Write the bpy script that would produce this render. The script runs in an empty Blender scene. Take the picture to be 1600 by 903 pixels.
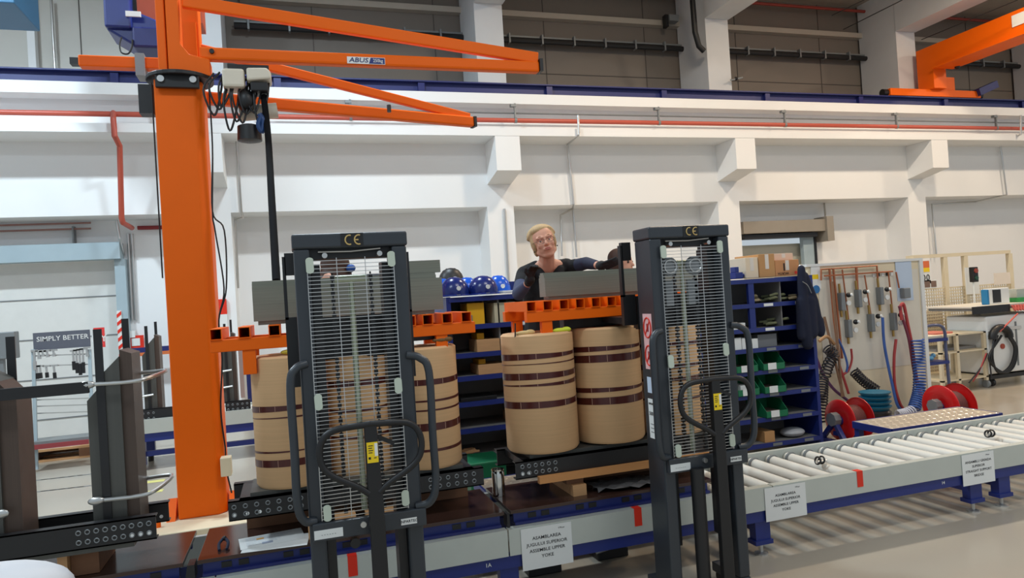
import bpy, bmesh, math, random
from mathutils import Vector, Matrix
random.seed(7)
SC = bpy.context.scene
COL = SC.collection
# ---------------------------------------------------------------- camera
F = 1100.0
YAW, PIT, ROL = math.radians(17.5), math.radians(0.6), math.radians(-3.6)
CAM = Vector((0, 0, 1.6))
FW = Vector((math.sin(YAW)*math.cos(PIT), math.cos(YAW)*math.cos(PIT), math.sin(PIT)))
_r = Vector((math.cos(YAW), -math.sin(YAW), 0)); _u = _r.cross(FW)
RT = _r*math.cos(ROL)+_u*math.sin(ROL); UP = -_r*math.sin(ROL)+_u*math.cos(ROL)
cd = bpy.data.cameras.new('camera'); cam = bpy.data.objects.new('camera', cd); COL.objects.link(cam)
m = Matrix((RT, UP, -FW)).transposed().to_4x4(); m.translation = CAM
cam.matrix_world = m
cd.sensor_fit = 'HORIZONTAL'; cd.sensor_width = 36; cd.lens = 36*F/1600; cd.clip_start = .05; cd.clip_end = 200
SC.camera = cam
# ---------------------------------------------------------------- world, lamps, exposure
SC.view_settings.view_transform = 'Standard'; SC.view_settings.look = 'None'
SC.view_settings.gamma = 1; SC.view_settings.use_curve_mapping = False
SC.view_settings.exposure = 0.04
w = bpy.data.worlds.new('hall daylight'); SC.world = w; w.use_nodes = True
w.node_tree.nodes['Background'].inputs[0].default_value = (0.80, 0.91, 1.0, 1)
w.node_tree.nodes['Background'].inputs[1].default_value = 0.56
def area(name, loc, target, sx, sy, watts, col):
    l = bpy.data.lights.new(name, 'AREA'); l.shape = 'RECTANGLE'; l.size = sx; l.size_y = sy
    l.energy = watts; l.color = col
    o = bpy.data.objects.new(name, l); COL.objects.link(o); o.location = loc
    o.rotation_euler = (Vector(target)-Vector(loc)).to_track_quat('-Z', 'Y').to_euler()
    return o
COOL = (.75, .90, 1.0); WARM = (1.0, .80, .58); NEU = (1.0, .97, .92)
for lx, c, e in ((-4.5, COOL, 310), (0.5, COOL, 190), (5.5, WARM, 160), (10.5, WARM, 175), (15.5, WARM, 150)):
    area('high_bay_and_fill_lamp', (lx, 7.0, 6.9), (lx, 7.3, 0), .55, .35, e*1.12, c)
for lx, c, e in ((-3, COOL, 120), (3, NEU, 90), (9, WARM, 90)):  # added front row: fill to brighten the camera-facing sides
    area('high_bay_and_fill_lamp', (lx, 1.2, 6.9), (lx, 3.2, 0), 2.2, .6, e, c)
# ---------------------------------------------------------------- pixel -> point on a plane (photo taken as 1600x903)
def at(x, y, Y=None, Z=None, X=None):
    d = FW + RT*((x-800)/F) - UP*((y-451.5)/F)
    if Y is not None: t = (Y-CAM.y)/d.y
    elif Z is not None: t = (Z-CAM.z)/d.z
    else: t = (X-CAM.x)/d.x
    return CAM + d*t
# ---------------------------------------------------------------- materials
def lin(c): return tuple(((v/255)/12.92 if v/255 <= .04045 else ((v/255+.055)/1.055)**2.4) for v in c)
MATS = {}
def mat(name, rgb, rough=.6, metal=0.0, var=.06, scale=6, bump=0, stretch=None, spec=.5, trans=0, alpha=1):
    if name in MATS: return MATS[name]
    M_ = bpy.data.materials.new(name); M_.use_nodes = True; nt = M_.node_tree; b = nt.nodes['Principled BSDF']
    c = lin(rgb)
    tc = nt.nodes.new('ShaderNodeTexCoord'); mp = nt.nodes.new('ShaderNodeMapping'); nz = nt.nodes.new('ShaderNodeTexNoise')
    nt.links.new(tc.outputs['Object'], mp.inputs[0]); nt.links.new(mp.outputs[0], nz.inputs['Vector'])
    mp.inputs['Scale'].default_value = stretch or (1, 1, 1)
    nz.inputs['Scale'].default_value = scale; nz.inputs['Detail'].default_value = 4
    mx = nt.nodes.new('ShaderNodeMix'); mx.data_type = 'RGBA'
    mx.inputs[6].default_value = tuple(v*(1-var) for v in c)+(1,); mx.inputs[7].default_value = tuple(min(1, v*(1+var)) for v in c)+(1,)
    nt.links.new(nz.outputs[0], mx.inputs[0]); nt.links.new(mx.outputs[2], b.inputs['Base Color'])
    b.inputs['Roughness'].default_value = rough; b.inputs['Metallic'].default_value = metal
    b.inputs['Specular IOR Level'].default_value = spec
    if trans: b.inputs['Transmission Weight'].default_value = trans
    if alpha < 1: b.inputs['Alpha'].default_value = alpha
    if bump:
        bp = nt.nodes.new('ShaderNodeBump'); bp.inputs['Strength'].default_value = bump; bp.inputs['Distance'].default_value = .01
        nt.links.new(nz.outputs[0], bp.inputs['Height']); nt.links.new(bp.outputs[0], b.inputs['Normal'])
    MATS[name] = M_; return M_
WHITE = mat('painted_wall_white', (236, 237, 237), .75, var=.02, scale=1.5)
CREAMW = mat('warm_white_paint', (232, 228, 218), .8, var=.02)  # white paint, slightly warmer than the wall tone
PANEL = mat('grey_sandwich_panel', (118, 110, 102), .6, var=.04, scale=2, stretch=(1, 1, .2))
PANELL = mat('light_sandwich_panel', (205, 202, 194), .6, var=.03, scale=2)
CONC = mat('pale_column_paint', (212, 214, 216), .8, var=.05, scale=3)
CEIL = mat('ceiling_deck', (170, 160, 148), .8)
BLUERAIL = mat('navy_rail_steel', (38, 46, 105), .5)
BLUE = mat('blue_powder_coat', (28, 44, 116), .4)
DBLUE = mat('deep_blue_coat', (28, 36, 100), .45)
ORANGE = mat('orange_paint', (239, 102, 0), .5, var=.03, spec=.25)
GALV = mat('galvanised_sheet', (196, 202, 196), .42, .35, var=.05, scale=9)
ROLL = mat('pale_roller_plastic', (224, 220, 210), .35, var=.03)
STEEL = mat('bright_steel', (200, 200, 198), .3, .85, var=.05)
CHROME = mat('polished_can_metal', (205, 205, 200), .12, 1.0, var=.05)
BLACK = mat('black_plastic', (22, 22, 24), .45)
DGREY = mat('charcoal_truck_paint', (50, 55, 61), .36, .0, var=.05)
BLKSTEEL = mat('black_steel', (28, 28, 30), .4)
BROWN = mat('dark_brown_phenolic_board', (62, 42, 36), .16, var=.12, scale=5)
KRAFT = mat('kraft_paper_wrap', (216, 174, 128), .72, var=.10, scale=5, stretch=(.4, .4, 26))
WIND = mat('enamelled_copper_winding', (74, 24, 20), .3, var=.35, scale=14, stretch=(6, 6, .1))
WOOD = mat('pine_wood', (196, 150, 104), .65, var=.18, scale=5, stretch=(1, 6, 8))
DWOOD = mat('weathered_wood', (120, 82, 56), .7, var=.2, scale=5, stretch=(1, 6, 6))
LAM = mat('grey_lamination_stack', (122, 124, 112), .42, .2, var=.3, scale=7, stretch=(.3, 2, 40))
CORE = mat('dark_core_lamination', (84, 84, 80), .45, .3, var=.12, scale=8, stretch=(12, 12, .2))
COREB = mat('brown_core_edge', (82, 68, 60), .5, .25, var=.16, scale=9, stretch=(30, 30, .2))
RED = mat('red_pipe_paint', (186, 84, 66), .4)
REDT = mat('red_tape', (222, 44, 18), .5)
REDP = mat('red_gloss_reel', (205, 26, 26), .3)
PAPER = mat('white_paper', (228, 230, 228), .8, var=.02)
INK = mat('black_ink', (24, 24, 26), .7)
YEL = mat('yellow_label', (240, 205, 20), .5)
GOLD = mat('gold_lettering', (205, 175, 110), .5)
GREENC = mat('pale_green_clip', (196, 206, 190), .5)
BRASS = mat('zinc_yellow_rod', (184, 190, 164), .3, .4)
CARD = mat('cardboard', (190, 142, 92), .8, var=.08)
TAPEW = mat('white_packing_tape', (222, 212, 200), .5)
GBIN = mat('green_bin_plastic', (18, 110, 72), .45)
GREYM = mat('grey_metal', (130, 134, 136), .45, .3)
LBLUEG = mat('light_blue_grey_steel', (162, 180, 188), .5)
NAVY = mat('navy_fabric', (22, 27, 48), .9, var=.15, scale=20, bump=.3)
BLKCL = mat('black_fabric', (24, 24, 27), .9, var=.15, scale=25, bump=.3)
GREYCL = mat('blue_grey_sleeve', (72, 78, 104), .9, var=.1, scale=20, bump=.3)
SKIN = mat('skin', (214, 156, 130), .55, var=.05, scale=14, bump=.05)
HAIR = mat('blonde_hair', (190, 160, 118), .75, var=.3, scale=40, stretch=(4, 4, .6), bump=.5)
DHAIR = mat('brown_hair', (70, 44, 32), .6, var=.2, scale=30)
HELM = mat('navy_helmet_shell', (20, 38, 110), .22)
HELML = mat('bright_blue_helmet_shell', (20, 90, 205), .22)
CREAM = mat('cream_powder_coat', (222, 208, 178), .5)
COPPER = mat('copper_pipe', (172, 104, 70), .4, .4)
TEAL = mat('teal_plastic', (10, 92, 120), .4)
DIAM = mat('tread_plate_metal', (186, 174, 156), .45, .3, var=.06)
HOSER = mat('red_hose', (170, 58, 58), .5); HOSEB = mat('blue_hose', (58, 92, 160), .5); HOSEK = mat('black_hose', (30, 28, 36), .5)
FLOOR = mat('polished_concrete_floor', (170, 162, 148), .22, var=.06, scale=.8, spec=.5)
SHELFG = mat('dark_grey_shelf_interior', (126, 124, 122), .6)
MWHITE = mat('white_enamel', (226, 228, 226), .4)
HOISTW = mat('cream_hoist_shell', (216, 208, 190), .45)
YELP = mat('yellow_plastic', (238, 176, 20), .5)
BAG = mat('grey_white_sack', (204, 204, 208), .8, bump=.15)
PINK = mat('pale_pink_sticker', (236, 190, 190), .6)
LENS = mat('clear_lens', (235, 240, 240), .1, alpha=.25)
LIP = mat('lip', (186, 112, 100), .5)
# ---------------------------------------------------------------- mesh builder
class M:
    def __init__(s, root=None):
        s.bm = bmesh.new(); s.o = Vector(root.location) if root else Vector((0, 0, 0)); s.mats = []; s.mi = 0
    def mid(s, material):
        if material not in s.mats: s.mats.append(material)
        s.mi = s.mats.index(material); return s
    def _f(s, vs):
        try:
            f = s.bm.faces.new(vs); f.material_index = s.mi; return f
        except ValueError: return None
    def hexa(s, p):
        v = [s.bm.verts.new(q) for q in p]
        for i in ((0, 3, 2, 1), (4, 5, 6, 7), (0, 1, 5, 4), (1, 2, 6, 5), (2, 3, 7, 6), (3, 0, 4, 7)): s._f([v[k] for k in i])
        return s
    def box(s, x0, x1, y0, y1, z0, z1):
        x0, x1 = min(x0, x1), max(x0, x1); y0, y1 = min(y0, y1), max(y0, y1); z0, z1 = min(z0, z1), max(z0, z1)
        return s.hexa([(x0, y0, z0), (x1, y0, z0), (x1, y1, z0), (x0, y1, z0), (x0, y0, z1), (x1, y0, z1), (x1, y1, z1), (x0, y1, z1)])
    def bar(s, a, b, w, h, up=(0, 0, 1)):           # rectangular bar from a to b
        a = Vector(a); b = Vector(b); d = (b-a).normalized(); u = Vector(up)
        r = d.cross(u)
        if r.length < 1e-4: r = d.cross(Vector((0, 1, 0)))
        r.normalize(); u = r.cross(d).normalized(); r = r*w/2; u = u*h/2
        return s.hexa([a-r-u, a+r-u, b+r-u, b-r-u, a-r+u, a+r+u, b+r+u, b-r+u])
    def tube(s, pts, r, n=10, closed=False, cap=True, r2=None):
        pts = [Vector(p) for p in pts]; N = len(pts); rings = []
        t0 = (pts[1]-pts[0]).normalized(); nrm = t0.orthogonal().normalized()
        for i, p in enumerate(pts):
            if closed: t = (pts[(i+1) % N]-pts[i-1]).normalized()
            elif i == 0: t = (pts[1]-p).normalized()
            elif i == N-1: t = (p-pts[i-1]).normalized()
            else: t = ((pts[i+1]-p).normalized()+(p-pts[i-1]).normalized()).normalized()
            nrm = (nrm-t*nrm.dot(t))
            if nrm.length < 1e-5: nrm = t.orthogonal()
            nrm.normalize(); bn = t.cross(nrm)
            rr = r if r2 is None else r+(r2-r)*i/(N-1)
            if isinstance(r, (list, tuple)): rr = r[i]
            rings.append([s.bm.verts.new(p+(nrm*math.cos(a)+bn*math.sin(a))*rr) for a in [2*math.pi*k/n for k in range(n)]])
        for i in range(N if closed else N-1):
            A, B = rings[i], rings[(i+1) % N]
            for k in range(n): s._f([A[k], A[(k+1) % n], B[(k+1) % n], B[k]])
        if cap and not closed: s._f(rings[0][::-1]); s._f(rings[-1])
        return s
    def cyl(s, a, b, r, r2=None, n=20): return s.tube([a, b], r, n, r2=r2)
    def prism(s, poly, ax, a, b):
        def P(p, q): return {'x': (q, p[0], p[1]), 'y': (p[0], q, p[1]), 'z': (p[0], p[1], q)}[ax]
        A = [s.bm.verts.new(P(p, a)) for p in poly]; B = [s.bm.verts.new(P(p, b)) for p in poly]; n = len(poly)
        s._f(A[::-1]); s._f(B)
        for k in range(n): s._f([A[k], A[(k+1) % n], B[(k+1) % n], B[k]])
        return s
    def lathe(s, prof, c, n=24, ax='z'):
        c = Vector(c); rings = []
        for r, h in prof:
            ring = []
            for k in range(n):
                a = 2*math.pi*k/n; u, v = r*math.cos(a), r*math.sin(a)
                q = {'z': (u, v, h), 'x': (h, u, v), 'y': (u, h, v)}[ax]
                ring.append(s.bm.verts.new(c+Vector(q)))
            rings.append(ring)
        for A, B in zip(rings, rings[1:]):
            for k in range(n): s._f([A[k], A[(k+1) % n], B[(k+1) % n], B[k]])
        s._f(rings[0][::-1]); s._f(rings[-1]); return s
    def ball(s, c, r, u=16, v=10, rot=None):
        r = Vector(r) if isinstance(r, (tuple, list)) else Vector((r, r, r))
        mt = Matrix.Translation(Vector(c)) @ (rot.to_4x4() if rot else Matrix.Identity(4)) @ Matrix.Diagonal((*r, 1))
        g = bmesh.ops.create_uvsphere(s.bm, u_segments=u, v_segments=v, radius=1, matrix=mt)
        for vv in g['verts']:
            for f in vv.link_faces: f.material_index = s.mi
        return s
    def sq(s, x, y0, y1, z0, z1, wdt, t=.004):      # square tube along Y, added far-end plate keeps the inside dark
        s.box(x, x+wdt, y0, y1, z0, z0+t); s.box(x, x+wdt, y0, y1, z1-t, z1)
        s.box(x, x+t, y0, y1, z0+t, z1-t); s.box(x+wdt-t, x+wdt, y0, y1, z0+t, z1-t); s.box(x+t, x+wdt-t, y1-.01, y1-.006, z0+t, z1-t); return s
    def text(s, txt, loc, h, ax='-y', align='CENTER', rot=0, thick=.0004, stretch=1.0, shear=0):
        c = bpy.data.curves.new('t', 'FONT'); c.body = txt; c.size = h*1.4; c.align_x = align; c.align_y = 'CENTER'; c.extrude = thick; c.shear = shear; c.resolution_u = 2; c.offset = h*.012
        o = bpy.data.objects.new('t', c); COL.objects.link(o)
        dg = bpy.context.evaluated_depsgraph_get(); me = bpy.data.meshes.new_from_object(o.evaluated_get(dg))
        R = Matrix.Rotation(math.pi/2, 4, 'X')
        if ax == '-x': R = Matrix.Rotation(-math.pi/2, 4, 'Z') @ R
        mt = Matrix.Translation(Vector(loc)) @ R @ Matrix.Rotation(rot, 4, 'Z') @ Matrix.Diagonal((stretch, 1, 1, 1))
        me.transform(mt); k0 = len(s.bm.faces); s.bm.from_mesh(me); s.bm.faces.ensure_lookup_table()
        for i in range(k0, len(s.bm.faces)): s.bm.faces[i].material_index = s.mi
        bpy.data.objects.remove(o); bpy.data.curves.remove(c); bpy.data.meshes.remove(me); return s
    def mesh(s, name, material, smooth):
        bmesh.ops.translate(s.bm, verts=s.bm.verts, vec=-s.o)
        bmesh.ops.recalc_face_normals(s.bm, faces=s.bm.faces)
        me = bpy.data.meshes.new(name); s.bm.to_mesh(me); s.bm.free()
        for mm in (s.mats or [material]): me.materials.append(mm)
        if smooth:
            for p in me.polygons: p.use_smooth = True
            try: me.set_sharp_from_angle(angle=math.radians(38))
            except Exception: pass
        return me
    def build(s, name, material=None, parent=None, smooth=False, bevel=0, label=None):
        o = bpy.data.objects.new(name, s.mesh(name, material, smooth)); COL.objects.link(o)
        if parent: o.parent = parent
        if bevel:
            b = o.modifiers.new('bevel', 'BEVEL'); b.width = bevel; b.segments = 2; b.limit_method = 'ANGLE'
        if label: o['label'] = label
        return o
    def one(s, name, material, label, cat, group=None, smooth=False, bevel=0, kind=None):   # a thing that is one mesh
        vs = [v.co for v in s.bm.verts]
        s.o = Vector(((min(v.x for v in vs)+max(v.x for v in vs))/2, (min(v.y for v in vs)+max(v.y for v in vs))/2, min(v.z for v in vs)))
        loc = s.o.copy(); o = s.build(name, material, None, smooth, bevel); o.location = loc
        o['label'] = label; o['category'] = cat
        if group: o['group'] = group
        if kind: o['kind'] = kind
        return o
def thing(name, label, cat, loc, group=None):
    o = bpy.data.objects.new(name, None); COL.objects.link(o); o.location = loc; o.empty_display_size = .1
    o['label'] = label; o['category'] = cat
    if group: o['group'] = group
    return o
def struct(name, mb, material, smooth=False):
    o = mb.build(name, material, None, smooth); o['kind'] = 'structure'; return o
def dup(root, loc, label=None, rotz=None):
    def cp(o, par):
        c = o.copy(); COL.objects.link(c)
        if par: c.parent = par
        for ch in [q for q in o.children]: cp(ch, c)
        return c
    r = cp(root, None); r.location = loc
    if rotz is not None: r.rotation_euler = (0, 0, rotz)
    if label: r['label'] = label
    return r
def blob(prims, voxel, name, material, parent, smooth_it=6, extra=None):
    """one continuous surface grown over tapered capsules and ellipsoids"""
    mb = M(parent)
    for p in prims:
        if p[0] == 'c':
            a, b = Vector(p[1]), Vector(p[2]); n = 9
            mb.tube([a.lerp(b, k/(n-1)) for k in range(n)], [p[3]+(p[4]-p[3])*k/(n-1) for k in range(n)], 14)
            mb.ball(a, p[3], 14, 8); mb.ball(b, p[4], 14, 8)
        else: mb.ball(p[1], p[2], 20, 14, p[3] if len(p) > 3 else None)
    o = mb.build(name, material)
    r = o.modifiers.new('r', 'REMESH'); r.mode = 'VOXEL'; r.voxel_size = voxel
    sm = o.modifiers.new('s', 'SMOOTH'); sm.iterations = smooth_it; sm.factor = .5
    dg = bpy.context.evaluated_depsgraph_get(); dg.update()
    me = bpy.data.meshes.new_from_object(o.evaluated_get(dg))
    old = o.data; o.modifiers.clear(); o.data = me; bpy.data.meshes.remove(old)
    for q in me.polygons: q.use_smooth = True
    if not me.materials: me.materials.append(material)
    if parent: o.parent = parent
    return o
def arc(pts, k=6):                                   # smooth a control polyline (Catmull-Rom)
    P = [Vector(p) for p in pts]; P = [P[0]*2-P[1]]+P+[P[-1]*2-P[-2]]; out = []
    for i in range(1, len(P)-2):
        for j in range(k):
            t = j/k; a, b, c, d = P[i-1:i+3]
            out.append(.5*((2*b)+(c-a)*t+(2*a-5*b+4*c-d)*t*t+(3*b-a-3*c+d)*t**3))
    out.append(P[-2]); return out
def coilpts(path, r, turns, per=12):                 # helix wound around a smooth path
    p = arc(path, 12); out = []; N = turns*per
    L = len(p)-1
    for i in range(N+1):
        f = i/N*L; k = min(int(f), L-1); c = p[k].lerp(p[k+1], f-k); t = (p[k+1]-p[k]).normalized()
        n = t.cross(Vector((.3, 1, .2))).normalized(); b = t.cross(n); a = 2*math.pi*i/per
        out.append(c+(n*math.cos(a)+b*math.sin(a))*r)
    return out
# ================================================================ SETTING
X0, X1 = -9, 24
fl = M().box(X0, X1, -3, 12.0, -.1, 0); struct('floor', fl, FLOOR)
# lower recessed wall, projecting parapet face and the two door openings (left shutter, right shutter)
wb = M(); WY = 11.6
dl = (-6.0, -2.34, 2.5); dr = (8.35, 10.0, 2.45)
for a, b in ((X0, dl[0]), (dl[1], dr[0]), (dr[1], X1)): wb.box(a, b, WY, WY+.3, 0, 3.08)
for d in (dl, dr): wb.box(d[0], d[1], WY, WY+.3, d[2], 3.08)
struct('wall_back', wb, WHITE)
struct('wall_back', M().box(X0, X1, 11.0, 11.9, 3.08, 4.5), WHITE)
up = M(); up.box(-.95, X1, 12.0, 12.15, 4.5, 7.4); struct('wall_back', up, PANEL)
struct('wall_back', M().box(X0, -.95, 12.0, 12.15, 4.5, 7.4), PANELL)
j = M()
for k in range(12):
    x = .6+k*2.05; j.box(x, x+.012, 11.99, 12.0, 4.5, 7.4)
for k in range(3): j.box(-7+k*2.1, -7+k*2.1+.012, 11.99, 12.0, 4.5, 7.4)
j.box(-.95, X1, 11.99, 12.0, 5.62, 5.635)
struct('trim_1', j, mat('panel_joint', (82, 76, 72), .7))
pu = M(); pu.box(-.5, X1, 11.85, 12.0, 6.6, 6.7); struct('trim_2', pu, mat('pale_purlin', (176, 168, 156), .6))
struct('ceiling', M().box(X0, X1, 3.0, 12.2, 7.3, 7.5), CEIL)
# columns (full height) with corbels
for i, cx in enumerate((-5.2, -.98, 3.36, 7.7, 12.1, 16.5)):
    c = M(); c.box(cx-.24, cx+.24, 11.01, 11.95, 4.5, 7.3)
    lc = M(); lc.box(cx-.225, cx+.225, 11.0, 12.0, 0, 3.08)
    lc.prism([(10.405, 3.56), (10.999, 3.44), (10.999, 4.098), (10.405, 4.098)], 'x', cx-.2, cx+.2); struct('trim_%d' % (30+i), lc, WHITE)
    struct('trim_%d' % (3+i), c, CONC if i != 9 else WHITE)
    r = M(); r.box(cx-.25, cx+.25, 2.0, 11.0, 6.42, 7.3); struct('trim_%d' % (20+i), r, CONC)
# crane runway beam of cast concrete: top flange, web, bottom flange
b = M(); b.box(X0, X1, 10.5, 11.0, 4.63, 4.79); b.box(X0, X1, 10.78, 11.0, 4.3, 4.63)
b.prism([(10.4, 4.1), (11.0, 4.1), (11.0, 4.34), (10.78, 4.3), (10.4, 4.22)], 'x', X0, X1); struct('trim_9', b, WHITE)
struct('trim_10', M().box(at(44, 60, Y=11.9).x, at(56, 60, Y=11.9).x, 11.85, 11.99, 4.5, 7.3), WHITE)
# crane rail
t = thing('crane_rail', 'long navy blue steel crane rail running on top of the white concrete ledge', 'crane rail', (3, 10.7, 4.79))
r = M(t); r.box(X0, X1, 10.62, 10.78, 4.79, 4.81); r.box(X0, X1, 10.69, 10.71, 4.81, 4.97); r.box(X0, X1, 10.6, 10.8, 4.97, 4.99); r.build('rail', BLUERAIL, t)
for k in range(14):
    x = -6.3+k*2.1; M(t).box(x-.05, x+.05, 10.62, 10.78, 4.79, 4.96).build('splice_plate', DBLUE, t)
# doors
def shutter(name, x0, x1, z, seg, col):
    d = M(); d.box(x0, x1, WY+.1, WY+.14, 0, z)
    o = struct(name, d, col)
    for q in range(seg):
        zz = .25+q*(z-.2)/seg; M().box(x0, x1, WY+.09, WY+.1, zz, zz+.015).build('panel_seam', GREYM, o)
    return o
d1 = shutter('door_1', dl[0], dl[1], dl[2], 4, mat('white_sectional_door', (222, 222, 218), .6))
M().box(dl[0]-.1, dl[1]+.04, 11.35, WY-.001, 2.5, 2.74).build('shutter_box', LBLUEG, d1)
M().box(dl[1]-.06, dl[1]+.08, 11.45, WY-.001, 0, 2.5).build('door_jamb', LBLUEG, d1)
hz = M().box(-2.4, -2.34, 11.42, 11.449, 1.05, 1.75).build('hazard_strip', PAPER, d1, label='red and white striped guard strip')
for k in range(6): M().hexa([(-2.4, 11.414, 1.07+k*.115), (-2.34, 11.414, 1.12+k*.115), (-2.34, 11.4195, 1.12+k*.115), (-2.4, 11.4195, 1.07+k*.115), (-2.4, 11.414, 1.12+k*.115), (-2.34, 11.414, 1.17+k*.115), (-2.34, 11.4195, 1.17+k*.115), (-2.4, 11.4195, 1.12+k*.115)]).build('stripe', REDT, hz)
d2 = shutter('door_2', dr[0], dr[1], 2.3, 2, mat('beige_sectional_door', (190, 186, 170), .6))
M().box(dr[0]-.15, dr[1]+.15, 11.3, WY-.001, 2.5, 2.73).build('shutter_box', mat('taupe_steel', (150, 142, 130), .5), d2)
M().box(dr[0]-.1, dr[1]-.06, 11.36, WY-.001, 2.4, 2.48).build('rubber_lip', BLACK, d2)
M().box(dr[1]+.08, dr[1]+.24, 11.25, WY-.001, 2.3, 2.78).build('motor_cover', mat('taupe_steel', (150, 142, 130), .5), d2)
M().box(dr[1]-.3, dr[1]-.05, 11.5, WY-.001, 0, 2.4).build('door_jamb', LBLUEG, d2)
M().box(dr[1]-.05, dr[1]-.0, 11.48, WY-.001, 0, 2.45).build('guide_rail', BLACK, d2)
# red sprinkler main with hangers, thin grey conduit above it
t = thing('sprinkler_pipe', 'long horizontal red sprinkler main clipped under the white crane ledge', 'pipe', (3, 10.55, 4.4))
M(t).cyl((X0, 10.52, 4.37), (X1, 10.52, 4.37), .036).build('pipe', RED, t, True)
for k in range(9):
    x = -4.1+k*2.55; h = M(t); h.box(x-.012, x+.012, 10.5, 10.54, 4.40, 4.64); h.cyl((x-.02, 10.52, 4.37), (x+.02, 10.52, 4.37), .042); h.box(x-.07, x+.02, 10.49, 10.56, 4.585, 4.625); h.build('hanger', GREYM, t)
t = M().cyl((-.3, 10.57, 4.5), (X1, 10.57, 4.5), .014, n=8).one('conduit_pipe', GREYM, 'thin grey conduit running just above the long red sprinkler main', 'pipe')
def pl(name, pts, r, mt, label, cat='pipe', group=None): return M().tube(pts, r, 10).one(name, mt, label, cat, group, smooth=True)
P = lambda x, y, Y: at(x, y, Y=Y)
pl('drop_pipe', [P(177, 176, 10.52), P(177, 186, 10.33), P(179, 212, 10.33), P(187, 228, 10.5), P(190, 340, 10.7), P(192, 348, 10.75), P(206, 356, 11.3)], .036, RED, 'vertical red pipe dropping from the sprinkler main left of the orange column')
pl('branch_pipe', [P(215, 356, 11.57), P(268, 355, 11.57)], .03, mat('dark_red_paint', (140, 40, 44), .5), 'short dark red pipe disappearing behind the orange column')
t = thing('twin_pipes', 'pair of thin brownish horizontal pipes above the left shutter box', 'pipe', (-3.5, 11.5, 2.9))
for yy, y2 in ((352, 348), (361, 357)): M(t).tube([P(-60, yy+2, 11.5), P(142, y2, 11.5)], .014, 8).build('pipe', mat('rosy_pipe', (160, 120, 112), .5), t, True)
M(t).box(-2.92, -2.9, 11.47, WY, 2.75, 3.0).build('bracket', GREYM, t)
for nm, pts, lb in (('wall_conduit', [P(903, 180, 10.33), P(905, 210, 10.33), P(887, 226, 10.94), P(896, 318, 10.94), P(895, 326, 11.5), P(901, 402, 11.5)], 'thin galvanised conduit running down the wall to the right of the woman in glasses'),
    ('wall_conduit', [P(895, 326, 11.5), P(876, 336, 11.5), P(878, 400, 11.5)], 'short offset conduit just above and right of the blonde woman'),
    ('wall_conduit', [P(1595, 180, 10.33), P(1595, 210, 10.33), P(1563, 226, 10.94), P(1573, 304, 10.94), P(1526, 315, 11.5), P(1456, 319, 11.5), P(1463, 400, 11.5)], 'thin conduit zigzagging down the wall at far right'),
    ('wall_conduit', [P(368, 190, 10.9), P(377, 330, 10.94), P(380, 340, 11.0), P(368, 343, 11.2), P(372, 450, 11.4)], 'thin dark conduit on the wall right of the orange column'),
    ('wall_conduit', [P(788, 326, 10.97), P(795, 450, 10.97)], 'thin white cable duct on the column left of the blonde woman'),
    ('wall_conduit', [P(200, 365, 11.57), P(207, 500, 11.57)], 'left one of two thin vertical cable lines beside the shutter jamb'),
    ('wall_conduit', [P(206, 365, 11.57), P(213, 500, 11.57)], 'right one of two thin vertical cable lines beside the shutter jamb'),
    ('wall_conduit', [P(182, 344, 11.3), P(187, 372, 11.3), P(193, 398, 11.57)], 'short drooping dark cable at the corner of the left shutter box'),
    ('wall_conduit', [P(1288, 318, 11.57), P(1290, 345, 11.3)], 'short cable dropping to the right shutter motor cover'),
    ('wall_conduit', [P(80, 0, 11.9), P(86, 108, 11.9)], 'vertical grey conduit on the light panels at top left')):
    pl(nm, pts, .019, STEEL, lb)
t = thing('cable_tray', 'long black cable tray fixed across the grey upper wall', 'cable tray', (8, 11.8, 6.15))
M(t).cyl((-.6, 11.8, 6.14), (X1, 11.8, 6.14), .05, n=10).build('bundle', BLACK, t); M(t).box(-.6, X1, 11.82, 11.85, 6.21, 6.24).build('rail', GREYM, t)
for k in range(30): M(t).box(-.4+k*.62, -.37+k*.62, 11.74, 11.85, 6.08, 6.25).build('clamp', GREYM, t)
pl('downpipe', [P(1082, 0, 10.9), P(1086, 50, 10.9), P(1092, 72, 10.9), P(1100, 80, 10.9)], .05, BLACK, 'thick black cable bundle bending round the upper column at top right')
pl('roof_pipe', [Vector((3, 11.75, 7.12)), Vector((X1, 11.75, 7.12))], .03, mat('faded_red_paint', (150, 60, 50), .5), 'faded red pipe along the top of the grey wall under the ceiling')
c = thing('wall_camera', 'small floodlight bracket on the pale purlin left of the upper column', 'floodlight', P(1050, 30, 11.7))
M(c).box(c.location.x-.1, c.location.x+.1, 11.62, 11.78, c.location.z-.06, c.location.z+.06).build('housing', GREYM, c); M(c).box(c.location.x-.16, c.location.x-.1, 11.66, 11.78, c.location.z-.16, c.location.z+.07).build('bracket', BLACK, c)
c = thing('beam_clamp', 'small pale metal clamp sticking out beside the upper column', 'clamp', P(1150, 123, 10.9))
q = c.location; M(c).cyl(q+Vector((-.12, 0, -.03)), q+Vector((.14, 0, .03)), .018, n=8).build('arm', STEEL, c); M(c).ball(q, .035, 8, 6).build('bolt', BLACK, c)
# roof braces seen at the top right
for a, bb, lb in (((1350, 0), (1300, 24), 'thin dark roof cable left of the right-hand roof beam'), ((1410, 0), (1318, 46), 'thin roof stay crossing the right-hand roof beam'), ((1590, 0), (1440, 62), 'thin roof stay above the orange bridge crane')):
    pl('roof_stay', [P(a[0], a[1], 8.5), P(bb[0], bb[1], 10.2)], .008, BLACK, lb, 'cable')
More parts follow.
